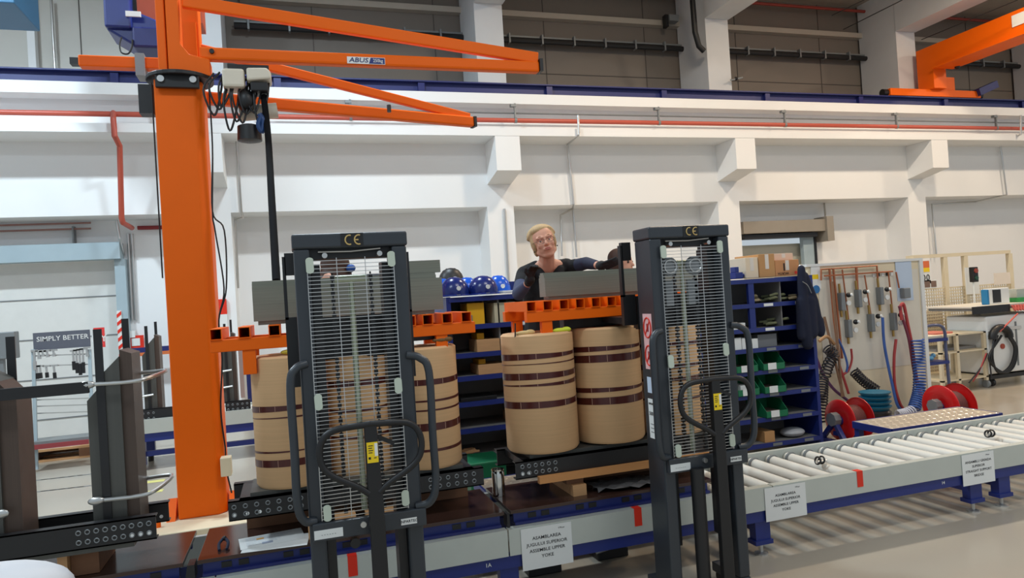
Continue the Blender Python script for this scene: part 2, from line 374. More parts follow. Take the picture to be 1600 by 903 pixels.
# wall guard rail, red signs, sockets
t = thing('guard_rail', 'navy and orange guard rail on the wall behind the orange column', 'guard rail', (-1.6, 11.3, 1.0))
z = P(230, 550, 11.3).z
M(t).box(-2.25, -.6, 11.26, 11.34, z, z+.07).build('navy_rail', DBLUE, t); M(t).box(-2.25, -.6, 11.26, 11.34, z-.05, z).build('orange_rail', mat('rust_orange', (206, 110, 60), .5), t)
for x in (-2.2, -1.4, -.66): M(t).box(x-.03, x+.03, 11.28, 11.34, 0, z-.05).build('post', DBLUE, t)
q = P(212, 535, 11.5); t = thing('fire_sign', 'small square red fire sign beside the orange column', 'sign', q)
M(t).box(q.x-.1, q.x+.1, 11.52, 11.56, q.z-.1, q.z+.1).build('plate', REDT, t); M(t).box(q.x-.055, q.x+.055, 11.512, 11.52, q.z-.05, q.z+.06).build('symbol', PAPER, t)
q = P(206, 522, 11.55); M().box(q.x-.05, q.x+.05, 11.5, 11.58, q.z-.05, q.z+.05).one('wall_socket', MWHITE, 'small white wall socket above the square red fire sign', 'socket')
q = P(347, 489, 11.0); t = thing('fire_call_sign', 'narrow red sign with a white panel just right of the orange column', 'sign', q)
M(t).box(q.x-.07, q.x+.07, 10.95, 10.99, q.z-.02, q.z+.2).build('red_panel', REDT, t); M(t).box(q.x-.07, q.x+.07, 10.95, 10.99, q.z-.2, q.z-.02).build('white_panel', PAPER, t)
t = thing('control_box', 'small grey switch box hanging from the orange column under the crane', 'switch box', P(352, 728, 5.75)); q = t.location
M(t).box(q.x-.03, q.x+.045, 5.7, 5.8, q.z-.07, q.z+.07).build('housing', CREAM, t, bevel=.006)
# ================================================================ BRIDGE CRANE top right
t = thing('bridge_crane', 'orange overhead bridge crane rolling on the navy rail at top right', 'crane', (12.4, 10.7, 5.0))
e = M(t); e.box(11.2, 13.5, 10.6, 10.8, 5.0, 5.14); e.build('end_carriage', ORANGE, t, bevel=.01)
g = M(t); g.prism([(10.86, 5.14), (10.86, 5.97), (1.0, 5.97), (1.0, 5.52), (10.5, 5.52), (10.5, 5.14)], 'x', 12.18, 12.5); g.box(12.1, 12.62, 1.0, 10.45, 5.5, 5.52); g.build('girder', ORANGE, t)
M(t).box(12.55, 12.85, 10.62, 10.78, 5.14, 5.4).build('gusset', ORANGE, t)
for x in (11.15, 13.55): M(t).cyl((x-.06, 10.7, 5.07), (x+.06, 10.7, 5.07), .07).build('buffer', BLACK, t)
M(t).bar((13.4, 10.6, 5.1), (13.9, 10.6, 5.28), .14, .14).build('drive_motor', BLUERAIL, t)
q = M(t).box(12.165, 12.178, 7.1, 8.9, 5.7, 5.9).build('name_plate', PAPER, t, label='white name plate')
M(t).text('ABUS  3200kg', (12.162, 8.0, 5.8), .1, '-x').build('lettering', BLUERAIL, q)
M(t).ball((12.56, 10.3, 5.5), .05, 10, 6).build('wheel', BLACK, t)
# blue roof hoist top left with its brown-red girder
t = thing('overhead_hoist', 'blue electric hoist with white tag hanging at top left', 'hoist', P(215, 40, 7.6)); q = t.location
g = M(t); g.box(q.x-.25, q.x-.02, 7.4, 7.9, q.z-.1, q.z+.5); g.prism([(q.x-.25, q.z-.1), (q.x+.0, q.z-.26), (q.x+.22, q.z-.26), (q.x+.22, q.z+.0), (q.x-.02, q.z+.1)], 'y', 7.45, 7.85); g.build('body', BLUE, t, bevel=.02)
M(t).box(q.x-.02, q.x+.28, 7.4, 7.8, q.z-.28, q.z-.08).build('gearbox', DBLUE, t, bevel=.02)
M(t).box(q.x-.06, q.x+.07, 7.37, 7.39, q.z+.0, q.z+.05).build('tag', PAPER, t)
M(t).tube(arc([P(190, 58, 7.4), P(187, 70, 7.4), P(190, 82, 7.4), P(200, 84, 7.4), P(206, 74, 7.4), P(207, 62, 7.4)]), .008, 6).build('cable', BLACK, t)
M(t).box(q.x+.02, q.x+.6, 7.5, 7.8, q.z+.02, q.z+.55).build('trolley_plate', mat('rust_red_paint', (170, 70, 40), .5), t)
t = M().box(P(-40, 0, 9).x, P(42, 0, 9).x, 8.6, 9.4, P(20, 27, 9).z, P(20, 27, 9).z+.7).one('air_duct', mat('steel_blue_duct', (52, 104, 140), .5), 'corner of a steel blue duct at the top left edge', 'duct', bevel=.01)
# ================================================================ JIB CRANE (Y about 5.9) with hoist
CY = 5.9
t = thing('jib_crane', 'tall orange pillar jib crane with a long arm marked 250kg', 'crane', (-.72, CY, 0))
s = M(t); s.box(-1.15, -.15, 5.45, 6.2, 0, .1); s.build('base_slab', CREAM, t, bevel=.01, label='cream base slab')
zt = P(285, 128, CY-.14).z
c = M(t); c.prism([(-.88, CY-.14), (-.60, CY-.14), (-.545, CY-.09), (-.545, CY+.16), (-.88, CY+.16)], 'z', .1, zt+.02)
c.build('column', ORANGE, t, bevel=.012)
for x in (-.93, -.5): M(t).prism([(CY-.16, .1), (CY+.1, .1), (CY+.1, .2), (CY-.02, .24)], 'x', x-.03, x+.03).build('base_gusset', ORANGE, t)
for x in (-1.0, -.44): M(t).cyl((x, CY-.25, .1), (x, CY-.25, .15), .02, n=8).build('anchor_bolt', ORANGE, t)
# collar plate
k = M(t); k.lathe([(.03, 0), (.24, 0), (.24, .03), (.03, .03)], (-.71, CY-.02, zt+.03), 32); k.box(-.86, -.56, CY-.2, CY-.16, zt-.06, zt+.06); k.build('collar_plate', BLACK, t, bevel=.005)
for x in (-.82, -.6): M(t).cyl((x, CY-.215, zt), (x, CY-.2, zt), .025, n=12).build('bolt', STEEL, t)
# upper post
zb = zt+.06
u = M(t); u.box(P(248, 60, CY).x, P(262, 60, CY).x, CY-.1, CY+.14, zb, 4.75); u.build('upper_post', ORANGE, t, bevel=.01)
u = M(t); bxl, bxr = P(264, 60, CY).x, P(284, 60, CY).x; u.prism([(bxl, zb), (bxr+.2, zb), (bxr+.2, zb+.13), (bxr+.06, zb+.16), (bxr, zb+.24), (bxr, 4.2), (bxl, 4.2)], 'y', CY-.12, CY+.06); u.build('slew_bracket', ORANGE, t, bevel=.008)
a0 = P(318, 86, CY); a1 = P(838, 107, CY)
zb0 = a0.z
M(t).box(-.56, a1.x, CY-.09, CY+.0, P(400, 101, CY).z, P(400, 82, CY).z).build('arm', ORANGE, t, bevel=.018)
e1 = Vector((a1.x, CY-.045, P(838, 104, CY).z))
M(t).bar((-.66, CY-.045, P(270, 5, CY).z), (a1.x-.0, CY-.045, e1.z+.055), .06, .1).build('tie_brace', ORANGE, t, bevel=.01)
M(t).box(a1.x, a1.x+.03, CY-.1, CY+.01, P(838, 116, CY).z, P(838, 97, CY).z).build('end_cap', BLACK, t)
lb0, lb1 = P(542, 88, CY-.095), P(602, 101, CY-.095)
lab = M(t).box(lb0.x, lb1.x, CY-.094, CY-.0905, lb1.z, lb0.z).build('label', PAPER, t, label='white and blue lettered label')
q = M(t).hexa([(lb0.x+.57*(lb1.x-lb0.x), CY-.096, lb1.z+.004), (lb1.x-.004, CY-.096, lb1.z+.004), (lb1.x-.004, CY-.0945, lb1.z+.004), (lb0.x+.57*(lb1.x-lb0.x), CY-.0945, lb1.z+.004), (lb0.x+.62*(lb1.x-lb0.x), CY-.096, lb0.z-.004), (lb1.x-.004, CY-.096, lb0.z-.004), (lb1.x-.004, CY-.0945, lb0.z-.004), (lb0.x+.62*(lb1.x-lb0.x), CY-.0945, lb0.z-.004)]); q.build('blue_field', BLUE, lab)
zc = (lb0.z+lb1.z)/2
M(t).text('ABUS', (lb0.x+.30*(lb1.x-lb0.x), CY-.0965, zc), .038, stretch=1.2, thick=.0006, shear=.15).build('lettering', DBLUE, lab)
M(t).text('250kg', (lb0.x+.81*(lb1.x-lb0.x), CY-.0975, zc), .028, stretch=.85, thick=.0006).build('lettering', PAPER, lab)
M(t).cyl((P(333, 87, CY).x, CY-.11, P(333, 87, CY).z), (P(333, 87, CY).x, CY-.09, P(333, 87, CY).z), .018, n=10).build('arm_bolt', BLACK, t)
M(t).tube([(-.9, CY-.1, zt), (-.9, CY-.1, 1.9)], .006, 6).build('corrugated_cable', BLACK, t)
for dx, ys in ((0, 0), (.012, .0)):
    M(t).tube(arc([P(326, 130, CY-.1), P(332, 230, CY-.1), P(332, 330, CY-.1), P(336+dx*1200, 360, CY-.1), P(350+dx*300, 450, CY-.1), P(342, 500, CY-.1), P(347, 560, CY-.1), P(345, 640, CY-.1), P(352, 700, CY-.1), P(353, 730, CY-.1), P(362, 770, CY-.1)]), .006, 6).build('control_cable', BLACK, t, True)
M(t).box(-1.0, -.9, CY-.06, CY+.06, zt-.22, zt-.0).build('limit_switch', BLACK, t)
# second jib crane behind: only its arm, tie and post show
t = thing('jib_crane', 'second orange jib crane behind the first, with the lower shorter arm', 'crane', (-.42, 6.6, 0))
Z2 = 3.5; b0, b1 = at(330, 138, Z=Z2), at(738, 191, Z=Z2)
cy = 6.5; cx = P(331, 300, cy+.2).x-.13
M(t).box(cx-.1, cx+.12, cy, cy+.22, 0, 4.4).build('column', ORANGE, t, bevel=.01)
dv = (b1-b0).normalized()
r0 = Vector((cx, cy+.1, Z2)); dv = (b1-r0).normalized()
M(t).bar(r0, b1, .09, .105).build('arm', mat('orange_paint_far', (232, 100, 0), .5, spec=.25), t, bevel=.015)
M(t).bar(Vector((cx, cy+.1, P(300, 62, 6.45).z)), b1+Vector((-.03, 0, .05)), .06, .085).build('tie_brace', ORANGE, t, bevel=.01)
M(t).bar(b1, b1+dv*.03, .1, .11).build('end_cap', BLACK, t)
M(t).box(cx+.0, cx+.1, cy-.04, cy+.0, 3.6, 4.1).build('slew_bracket', ORANGE, t)
M(t).tube([b0.lerp(b1, .62)+Vector((0, -.08, -.03)), b0.lerp(b1, .62)+Vector((0, -.08, .04))], .02, 8).build('stop_bolt', BLACK, t)
# far crane arm on the left
t = thing('boom_crane', 'short orange crane arm with black end cap left of the orange column', 'crane', P(180, 100, 7.0)); q = t.location
x0, x1 = P(125, 100, 7).x, P(262, 103, 7).x; z0, z1 = P(190, 108, 7).z, P(190, 91, 7).z
M(t).box(x0, x1, 6.94, 7.06, z0, z1).build('arm', ORANGE, t, bevel=.01); M(t).box(x0-.07, x0, 6.96, 7.04, z0+.02, z1-.02).build('end_cap', BLACK, t)
xs = P(218, 105, 6.9).x; M(t).box(xs-.035, xs+.04, 6.9, 7.1, z0-.08, z1+.02).build('strap', GREYM, t)
M(t).box(P(112, 90, 7).x+1.0, x1, 7.0, 7.02, z0-.02, z0).build('cable_track', BLACK, t)
# chain hoist on arm with cables and long hose pipe
HY = 5.7
t = thing('chain_hoist', 'cream and black chain hoist hanging under the jib arm', 'hoist', P(385, 130, HY)); q = t.location
a, bq = P(348, 112, HY), P(384, 142, HY)
M(t).box(a.x, bq.x, HY-.1, HY+.1, bq.z, a.z).build('motor_cover', HOISTW, t, bevel=.02)
a, bq = P(386, 113, HY), P(425, 134, HY)
g = M(t); g.prism([(a.x, a.z), (bq.x-.03, a.z+.005), (bq.x, a.z-.03), (bq.x, bq.z+.02), (a.x, bq.z)], 'y', HY-.12, HY+.1); g.build('gear_cover', HOISTW, t, bevel=.015)
q1 = P(385, 158, HY); M(t).ball(q1, (.07, .08, .09), 14, 10).build('motor', BLACK, t, True)
a, bq = P(405, 134, HY), P(420, 148, HY); M(t).box(a.x-.06, bq.x, HY-.1, HY+.08, bq.z, a.z).build('chain_guide', BLACK, t, bevel=.008)
q1 = P(390, 210, HY); g = M(t); g.lathe([(.05, -.06), (.09, -.05), (.085, .06), (.06, .07)], q1, 16); g.build('chain_bucket', BLACK, t, True)
q1 = P(400, 178, HY+.1); M(t).cyl(q1+Vector((-.12, 0, -.0)), q1+Vector((.16, 0, .03)), .06).build('drum', HOISTW, t, True)
q1 = P(408, 192, HY-.1); g = M(t); g.tube(arc([P(405, 178, HY-.1), P(412, 190, HY-.1), P(410, 205, HY-.1), P(404, 195, HY-.1), P(409, 180, HY-.1)]), .02, 8); g.build('blue_loop', mat('dark_blue_hose', (24, 60, 110), .5), t, True)
for i in range(9):
    x = 335+i*9+random.uniform(-3, 3); y = 118+random.uniform(-6, 10); L = random.uniform(30, 85)
    M(t).tube(arc([P(x, y, HY-.02), P(x-12+random.uniform(-5, 5), y+L*.4, HY-.05), P(x+random.uniform(-6, 6), y+L, HY-.05), P(x+10, y+L*.55, HY-.03), P(x+14, y+6, HY)]), .008, 6).build('cable_loop', BLACK, t, True)
M(t).box(P(356, 106, HY).x, P(420, 106, HY).x, HY-.05, HY+.05, P(380, 113, HY).z, P(380, 104, HY).z-.0).build('trolley', BLACK, t)
t = pl('lifting_tube', arc([P(412, 150, HY), P(419, 215, HY-.2), P(425, 320, HY-.8), P(432, 440, HY-1.4)]),   .024, mat('matte_black_rubber', (20, 20, 22), .9, spec=.1), 'long black lifting tube hanging from the hoist beside the orange column', 'hoist hose')
# ================================================================ FRONT ROLLER CONVEYOR
FY, RY = 3.51, 4.14
xs0, xs1 = -2.2, 6.6
t = thing('roller_conveyor', 'long low roller conveyor with galvanised side panels crossing the foreground', 'conveyor', (2.2, 3.8, 0))
joints = [-2.2, -.4, 1.0, 2.62, 4.31, 6.6]
for a, b in zip(joints, joints[1:]):
    p = M(t); p.box(a+.004, b-.004, FY-.01, FY+.0, .265, .395); p.box(a+.004, b-.004, FY-.01, FY+.04, .395, .4); p.build('side_panel', GALV, t)
    p = M(t); p.box(a+.004, b-.004, RY, RY+.03, .27, .42); p.build('rear_panel', GALV, t)
M(t).box(xs0, xs1, FY+.0, FY+.05, .2, .265).build('front_beam', BLUE, t)
M(t).box(xs0, xs1, RY-.03, RY+.02, .2, .27).build('rear_beam', BLUE, t)
def leg(x):
    for y in (FY+.01, RY-.06):
        l = M(t); l.box(x-.05, x+.05, y, y+.06, .07, .2); l.box(x-.06, x+.06, y-.01, y+.07, .065, .09); o = l.build('leg', BLUE, t)
        M(t).cyl((x, y+.03, .0), (x, y+.03, .065), .012, n=8).build('foot_screw', STEEL, o); M(t).lathe([(.04, 0), (.04, .008), (.015, .015)], (x, y+.03, 0), 12).build('foot_pad', STEEL, o)
    M(t).box(x-.03, x+.03, FY+.05, RY-.03, .13, .2).build('cross_member', DBLUE, t)
for x in (-1.1, -.3, 1.0, 2.55, 4.2, 4.45, 6.3): leg(x)
x = 2.34
while x < 6.55:
    o = M(t).cyl((x, FY+.03, .36), (x, RY-.005, .36), .036, n=20).build('roller', ROLL, t, True)
    M(t).cyl((x, RY-.05, .36), (x, RY-.035, .36), .045, n=20).build('collar', GREYM, o, True)
    x += .149
for i, x in enumerate((.36, 1.62, 3.18, 5.1)):
    pass
tapes = ((550, 865), (996, 790), (1343, 734))
for i, (px, py) in enumerate(tapes):
    q = at(px, py, Y=FY-.012); g = M(); g.box(q.x-.022, q.x+.022, FY-.0125, FY-.0105, .305, .401); g.box(q.x-.022, q.x+.022, FY-.0125, FY+.03, .4005, .402)
    g.one('tape_strip', REDT, ('red tape strip on the conveyor side behind the left stacker mast', 'red tape strip on the conveyor side between the two stackers', 'red tape strip on the conveyor side right of the right stacker')[i], 'tape', 'red tape strips on the conveyor')
def paper_sign(px0, py0, px1, py1, lines, label):
    a = at(px0, py0, Y=FY-.013); b = at(px1, py1, Y=FY-.013); z1 = .392; z0 = b.z
    tt = thing('paper_sign', label, 'sign', (a.x, FY-.013, z0), 'paper signs taped to the conveyor')
    M(tt).box(a.x, b.x, FY-.0145, FY-.0125, z0, z1).build('sheet', PAPER, tt)
    W_ = b.x-a.x; H_ = z1-z0
    for i, l in enumerate(lines):
        M(tt).text(l, ((a.x+b.x)/2, FY-.0152, z1-H_*(.26+.15*i)), H_*.078, stretch=1.12, thick=.0002).build('lettering', INK, tt)
    M(tt).text('CTR pw', (b.x-W_*.2, FY-.0152, z1-H_*.1), H_*.035, thick=.0002).build('lettering', INK, tt)
L1 = ['ASAMBLAREA', 'JUGULUI SUPERIOR', 'ASSEMBLE UPPER', 'YOKE']
paper_sign(813, 826, 896, 878, L1, 'white paper sign ASSEMBLE UPPER YOKE between the two stackers')
paper_sign(1194, 764, 1261, 804, L1, 'white paper sign ASSEMBLE UPPER YOKE right of the right stacker')
paper_sign(1502, 711, 1555, 751, ['ANSAMBLU GRINDA', 'SUPERIOR', 'STRAIGHT SUPPORT', 'BRIDGE'], 'white paper sign at the far right end of the conveyor')
for px, s, lb in ((763, '1A', 'tiny white number'), (1473, '14', 'tiny white number')):
    q = at(px, 884 if px < 800 else 750, Y=FY); M(t).text(s, (q.x, FY-.002+.0, .235), .02).build('number_mark', PAPER, t)
# bearings lying on the rollers
for px, py, lb in ((1284, 722, 'small dark bearing lying on the rollers near the right stacker'), (1549, 680, 'small dark bearing lying on the rollers at far right')):
    q = at(px, py, Z=.41); tt = thing('bearing_clamp', lb, 'bearing', (q.x, q.y, .397))
    for k in (-.03, .0): M(tt).tube([(q.x+k+.022*math.cos(a)*.3, q.y+.025*math.sin(a), .424+.022*math.cos(a)) for a in [i*math.pi/8 for i in range(16)]], .006, 6, closed=True).build('ring', BLKSTEEL, tt, True)
    M(tt).cyl((q.x-.04, q.y, .415), (q.x+.035, q.y, .415), .010, n=10).build('pin', STEEL, tt)
# lift tables with dark boards
def table(x0, x1, label):
    tt = thing('lift_table', label, 'table', ((x0+x1)/2, 3.8, .4), 'dark board tables on the conveyor')
    M(tt).box(x0, x1, 3.55, 4.05, .462, .48).build('board', BROWN, tt, bevel=.002)
    f = M(tt); f.box(x0+.02, x1-.02, 3.57, 3.60, .402, .462); f.box(x0+.02, x1-.02, 4.0, 4.03, .402, .462)
    for k in range(int((x1-x0)/.3)): f.box(x0+.1+k*.3, x0+.16+k*.3, 3.6, 4.0, .41, .45)
    f.build('frame', BLUE, tt); k = 0
    M(tt).box(x0+.02, x1-.02, 3.545, 3.57, .402, .415).build('lower_lip', DBLUE, tt)
    xx = x0+.1
    while xx < x1-.1:
        M(tt).box(xx, xx+.045, 3.566, 3.5695, .424, .45).build('fork_slot', BLACK, tt); xx += .075 if k % 2 == 0 else .2
        k += 1
    return tt
table(-2.15, -.535, 'dark brown board table at the left end of the conveyor')
table(-.475, 1.0, 'dark brown board table under the left coil stack')
table(1.035, 2.25, 'dark brown board table under the right coil stack')
M().prism([(-.528, .402), (-.515, .47), (-.485, .47), (-.485, .402)], 'y', 3.53, 3.62).one('corner_stop', BLKSTEEL, 'black steel corner stop between the two left board tables', 'stop bracket')
M().box(1.008, 1.022, 3.53, 3.6, .402, .47).one('corner_stop', BLKSTEEL, 'black steel corner stop between the middle and right board tables', 'stop bracket')
# channels, wood and coils
def channel(tt, x0, x1, y, z0, z1, hl, nm='clamp_channel', lit=()):
    c = M(tt); c.box(x0, x1, y, y+.006, z0, z1); c.box(x0, x1, y, y+.05, z0, z0+.006); c.box(x0, x1, y, y+.05, z1-.006, z1)
    o = c.build(nm, BLKSTEEL, tt)
    for (a, b, n) in hl:
        for k in range(n):
            x = a+(b-a)*(k+.5)/n
            for z in (z0+(z1-z0)*.3, z0+(z1-z0)*.7):
                M(tt).tube([(x+.0095*math.cos(u), y-.001, z+.0095*math.sin(u)) for u in [i*math.pi/5 for i in range(10)]], .0028, 5, closed=True).build('bolt_hole', GREYM, o)
    for (a, b, n) in lit:  # white discs paint in the light seen through the channel holes
        for k in range(n):
            x = a+(b-a)*(k+.5)/n; M(tt).cyl((x, y-.002, z0+(z1-z0)*.3), (x, y-.0005, z0+(z1-z0)*.3), .0085, n=10).build('lit_hole_disc', PAPER, o)
    return o
def coil(cx, cy, r, z0, z1, bands, label):
    tt = thing('coil', label, 'coil', (cx, cy, z0), 'kraft paper wrapped coils')
    M(tt).lathe([(r*.45, z0), (r-.01, z0), (r, z0+.015), (r, z1-.01), (r-.012, z1), (r*.48, z1), (r*.48, z1-.05)], (cx, cy, 0), 48).build('paper_wrap', KRAFT, tt, True)
    M(tt).lathe([(r*.3, z1-.05), (r*.48, z1-.05)], (cx, cy, 0), 32).build('core_recess', DWOOD, tt)
    for (z, tl, tr) in bands:
        b = M(tt); n = 48; vs = []
        for k in range(n):
            a = 2*math.pi*k/n; f = .5+.5*math.cos(a); th = tl+(tr-tl)*f; rr = r+.0015
            sl = .004*math.sin(a*2)+.009*math.cos(a)
            vs.append([b.bm.verts.new((cx+q*math.cos(a), cy+q*math.sin(a), z+sl+s*th/2)) for q, s in ((rr, -1), (rr, 1), (rr-.006, 1), (rr-.006, -1))])
        for k in range(n):
            A, B = vs[k], vs[(k+1) % n]
            for i in range(4): b._f([A[i], B[i], B[(i+1) % 4], A[(i+1) % 4]])
        o = b.build('winding_band', WIND, tt, True)
        for a in (math.pi*1.38, math.pi*1.62, math.pi*1.22, math.pi*1.8):
            f = .5+.5*math.cos(a); th = max(.006, (tl+(tr-tl)*f)); p = Vector((cx+(r+.003)*math.cos(a), cy+(r+.003)*math.sin(a), z+.004*math.sin(2*a)+.009*math.cos(a)))
            if max(tl, tr) > .02: M(tt).box(p.x-.001, p.x+.001, p.y-.001, p.y+.002, p.z-th*.45, p.z+th*.45).build('tie_mark', mat('pale_thread', (190, 150, 130), .6), o)
CYc = 3.84; K = .0035
def B(ref_y, zref, lst): return [(zref-(y-ref_y)*K, a*K, b*K) for y, a, b in lst]
coil(-.035, CYc, .18, .72, 1.375, B(546, 1.375, [(619, 9, 5), (632, 1, 3), (680, 3, 1), (696, 10, 10)]), 'paper wrapped coil at the left edge of the left stack, behind the side handle')
coil(.325, CYc+.06, .165, .72, 1.375, B(546, 1.39, [(600, 8, 10), (640, 5, 4), (680, 4, 5)]), 'paper wrapped coil seen through the guard mesh of the left stacker')
coil(.675, CYc, .18, .72, 1.36, B(545, 1.35, [(594, 9, 8), (622, 2, 4), (636, 2, 3), (661, 12, 10), (696, 3, 5)]), 'paper wrapped coil at the right of the left stack, right of the left stacker')
coil(1.34, CYc, .208, .725, 1.385, B(522, 1.383, [(556, 10, 5), (568, 1, 2), (587, 11, 8), (601, 2, 7), (632, 11, 9)]), 'paper wrapped coil in full view, left one of the right stack')
coil(1.765, CYc, .205, .73, 1.39, B(512, 1.389, [(545, 9, 4), (561, 12, 12), (612, 8, 4), (630, 11, 13)]), 'paper wrapped coil in the middle of the right stack, touching the right stacker')
coil(2.18, CYc, .2, .73, 1.39, B(512, 1.389, [(548, 5, 8), (585, 9, 5), (607, 4, 8), (640, 3, 5)]), 'paper wrapped coil seen through the guard mesh of the right stacker')
def base(x0, x1, label, hl, lit):
    tt = thing('coil_support_frame', label, 'clamp frame', ((x0+x1)/2, 3.8, .56), 'black steel clamp frames under the coils')
    channel(tt, x0, x1, 3.66, .605, .70, hl, lit=lit); channel(tt, x0, x1, 4.02, .605, .70, [])
    M(tt).box(x0+.05, x1-.05, 3.666, 4.02, .665, .70).build('cross_plate', BLKSTEEL, tt)
    M(tt).box(x0+.1, x1-.1, 3.70, 4.0, .70, .72).build('lower_yoke', CORE, tt)
b0 = P(357, 800, 3.66).x
base(b0, .93, 'black perforated steel clamp frame under the left coil stack', [(b0, b0+.36, 7), (.62, .9, 6)], [(b0, b0+.17, 3)])
base(1.11, 2.45, 'black perforated steel clamp frame under the right coil stack', [(1.13, 1.36, 6)], [(1.13, 1.2, 2)])
wg = 'wooden spacer blocks'
for x0, x1, y0, y1, z0, z1, mt_, lb in ((.02, .25, 3.6, 3.68, .48, .57, WOOD, 'pine block under the clamp frame, behind the left stacker mesh at left'),
    (.3, .5, 3.62, 3.7, .48, .56, WOOD, 'pine block under the clamp frame, behind the left stacker mesh at right')):
    M().box(x0, x1, y0, y1, z0, z1).one('wood_block', mt_, lb, 'wood block', wg)
q = at(905, 775, Z=.48)
M().box(1.42, 1.50, 3.62, 4.0, .48, .54).one('wood_block', WOOD, 'pale pine beam lying across the dark table below the middle coils', 'wood block', wg)
M().box(1.4, 1.5, 3.66, 3.76, .54, .575).one('wood_block', DWOOD, 'small brown block on top of the pale pine beam', 'wood block', wg)
M().box(1.23, 2.4, 3.62, 3.655, .575, .612).one('wood_batten', mat('orange_pine', (200, 140, 84), .6, var=.12, stretch=(1, 6, 6)), 'long orange pine batten under the right clamp frame', 'wood batten')
M().box(-.28, .9, 3.93, 4.01, .481, .6).one('wood_batten', DWOOD, 'dark wooden batten under the left clamp frame', 'wood batten')
M().box(1.6, 2.35, 3.9, 3.98, .481, .6).one('wood_batten', DWOOD, 'dark wooden batten under the right end of the right clamp frame', 'wood batten')
# crumpled dark sheet
g = M(); n = 9; vs = [[g.bm.verts.new((1.56+.42*i/n+random.uniform(-.01, .01), 3.6+.2*j/n+random.uniform(-.01, .01)-.05*i/n, .486+abs(math.sin(i*1.3+j))*.022)) for j in range(n+1)] for i in range(n+1)]
for i in range(n):
    for k in range(n): g._f([vs[i][k], vs[i+1][k], vs[i+1][k+1], vs[i][k+1]])
o = g.one('plastic_sheet', mat('grey_plastic_film', (100, 98, 98), .25, var=.2), 'crumpled grey plastic sheet on the dark table beside the right stacker', 'plastic sheet', smooth=True); so = o.modifiers.new('s', 'SOLIDIFY'); so.thickness = .002
# drawings on the left table
for i, (cxp, cyp, rz, lb) in enumerate(((425, 842, .12, 'white paper drawing on top of the stack left of the left stacker'), (432, 848, -.1, 'white paper sheet under the top drawing left of the left stacker'))):
    q = at(cxp, cyp, Z=.482); zz = .4835-.0015*i
    tt = thing('paper_drawing', lb, 'paper', (q.x, q.y, zz), 'paper drawings on the left table'); tt.rotation_euler = (0, 0, rz)
    g = M(); g.box(-.15, .15, -.09, .09, 0, .001); g.build('sheet', PAPER, tt)
    if i == 0:
        g = M()
        for k in range(6): g.box(-.12, .1-.02*k, .06-.022*k, .063-.022*k, .0011, .0014)
        g.box(-.05, .0, -.06, -.03, .0011, .0014); g.build('print', mat('faint_print', (170, 178, 196), .8), tt)
        M().box(-.07, -.035, .02, .045, .0012, .0016).build('coloured_print', mat('orange_print', (226, 170, 90), .8), tt)
q = at(349, 858, Z=.48); tt = thing('cable_loop', 'small dark blue looped strap on the dark board left of the papers', 'strap', (q.x, q.y, .48))
M(tt).tube(arc([q+Vector((-.015, -.03, .006)), q+Vector((-.02, .03, .02)), q+Vector((0, .07, .03)), q+Vector((.02, .03, .02)), q+Vector((.018, -.03, .006))]), .007, 8).build('loop', NAVY, tt, True); M(tt).ball(q+Vector((0, .07, .03)), .012, 8, 6).build('buckle', BLACK, tt)
# can
q = at(780, 774, Z=.48); g = M(); g.lathe([(.0, .0), (.036, 0), (.036, .125), (.033, .14), (.036, .142), (.036, .15), (.031, .15), (.031, .13), (0, .13)], (q.x, q.y, .481), 32)
g.one('metal_can', CHROME, 'shiny cylindrical metal can on the corner of the dark table', 'can', smooth=True)
# step platforms with tread plate
def tread(x0, x1, y0, y1, z, label):
    tt = thing('step_platform', label, 'platform', ((x0+x1)/2, (y0+y1)/2, 0), 'blue framed tread plate platforms')
    M(tt).box(x0+.004, x1-.004, y0+.004, y1-.004, z-.012, z).build('tread_plate', DIAM, tt)
    g = M(tt); n = 0; yy = y0+.03; s_ = .07; row = 0
    while yy < y1-.02:
        xx = x0+.03+(s_/2 if row % 2 else 0)
        while xx < x1-.02:
            a = math.radians(45 if row % 2 else -45); d = Vector((math.cos(a), math.sin(a), 0))*.021; w = Vector((-math.sin(a), math.cos(a), 0))*.008; c = Vector((xx, yy, z))
            v = [g.bm.verts.new(p) for p in (c-d, c-w, c+d, c+w)]; tpt = g.bm.verts.new(c+Vector((0, 0, .003)))
            for k in range(4): g._f([v[k], v[(k+1) % 4], tpt])
            xx += s_
        yy += s_/1.3; row += 1
    g.build('tread_pattern', mat('worn_tread', (232, 222, 206), .3, .4), tt)
    f = M(tt); f.box(x0, x1, y0-.01, y0+.004, z-.055, z+.001); f.box(x0, x1, y1-.004, y1+.01, z-.055, z+.001); f.box(x0-.01, x0+.004, y0, y1, z-.055, z+.001); f.box(x1-.004, x1+.01, y0, y1, z-.055, z+.001); f.build('frame', BLUE, tt)
    for x in (x0+.03, x1-.03):
        for y in (y0+.03, y1-.03): M(tt).box(x-.025, x+.025, y-.025, y+.025, 0, z-.055).build('leg', BLUE, tt)
tread(4.52, 5.7, 4.49, 4.9, .35, 'blue step platform with tread plate top in front of the hose reels')
tread(1.14, 2.9, 4.26, 4.75, .35, 'blue step platform with tread plate top that the blonde woman stands on')

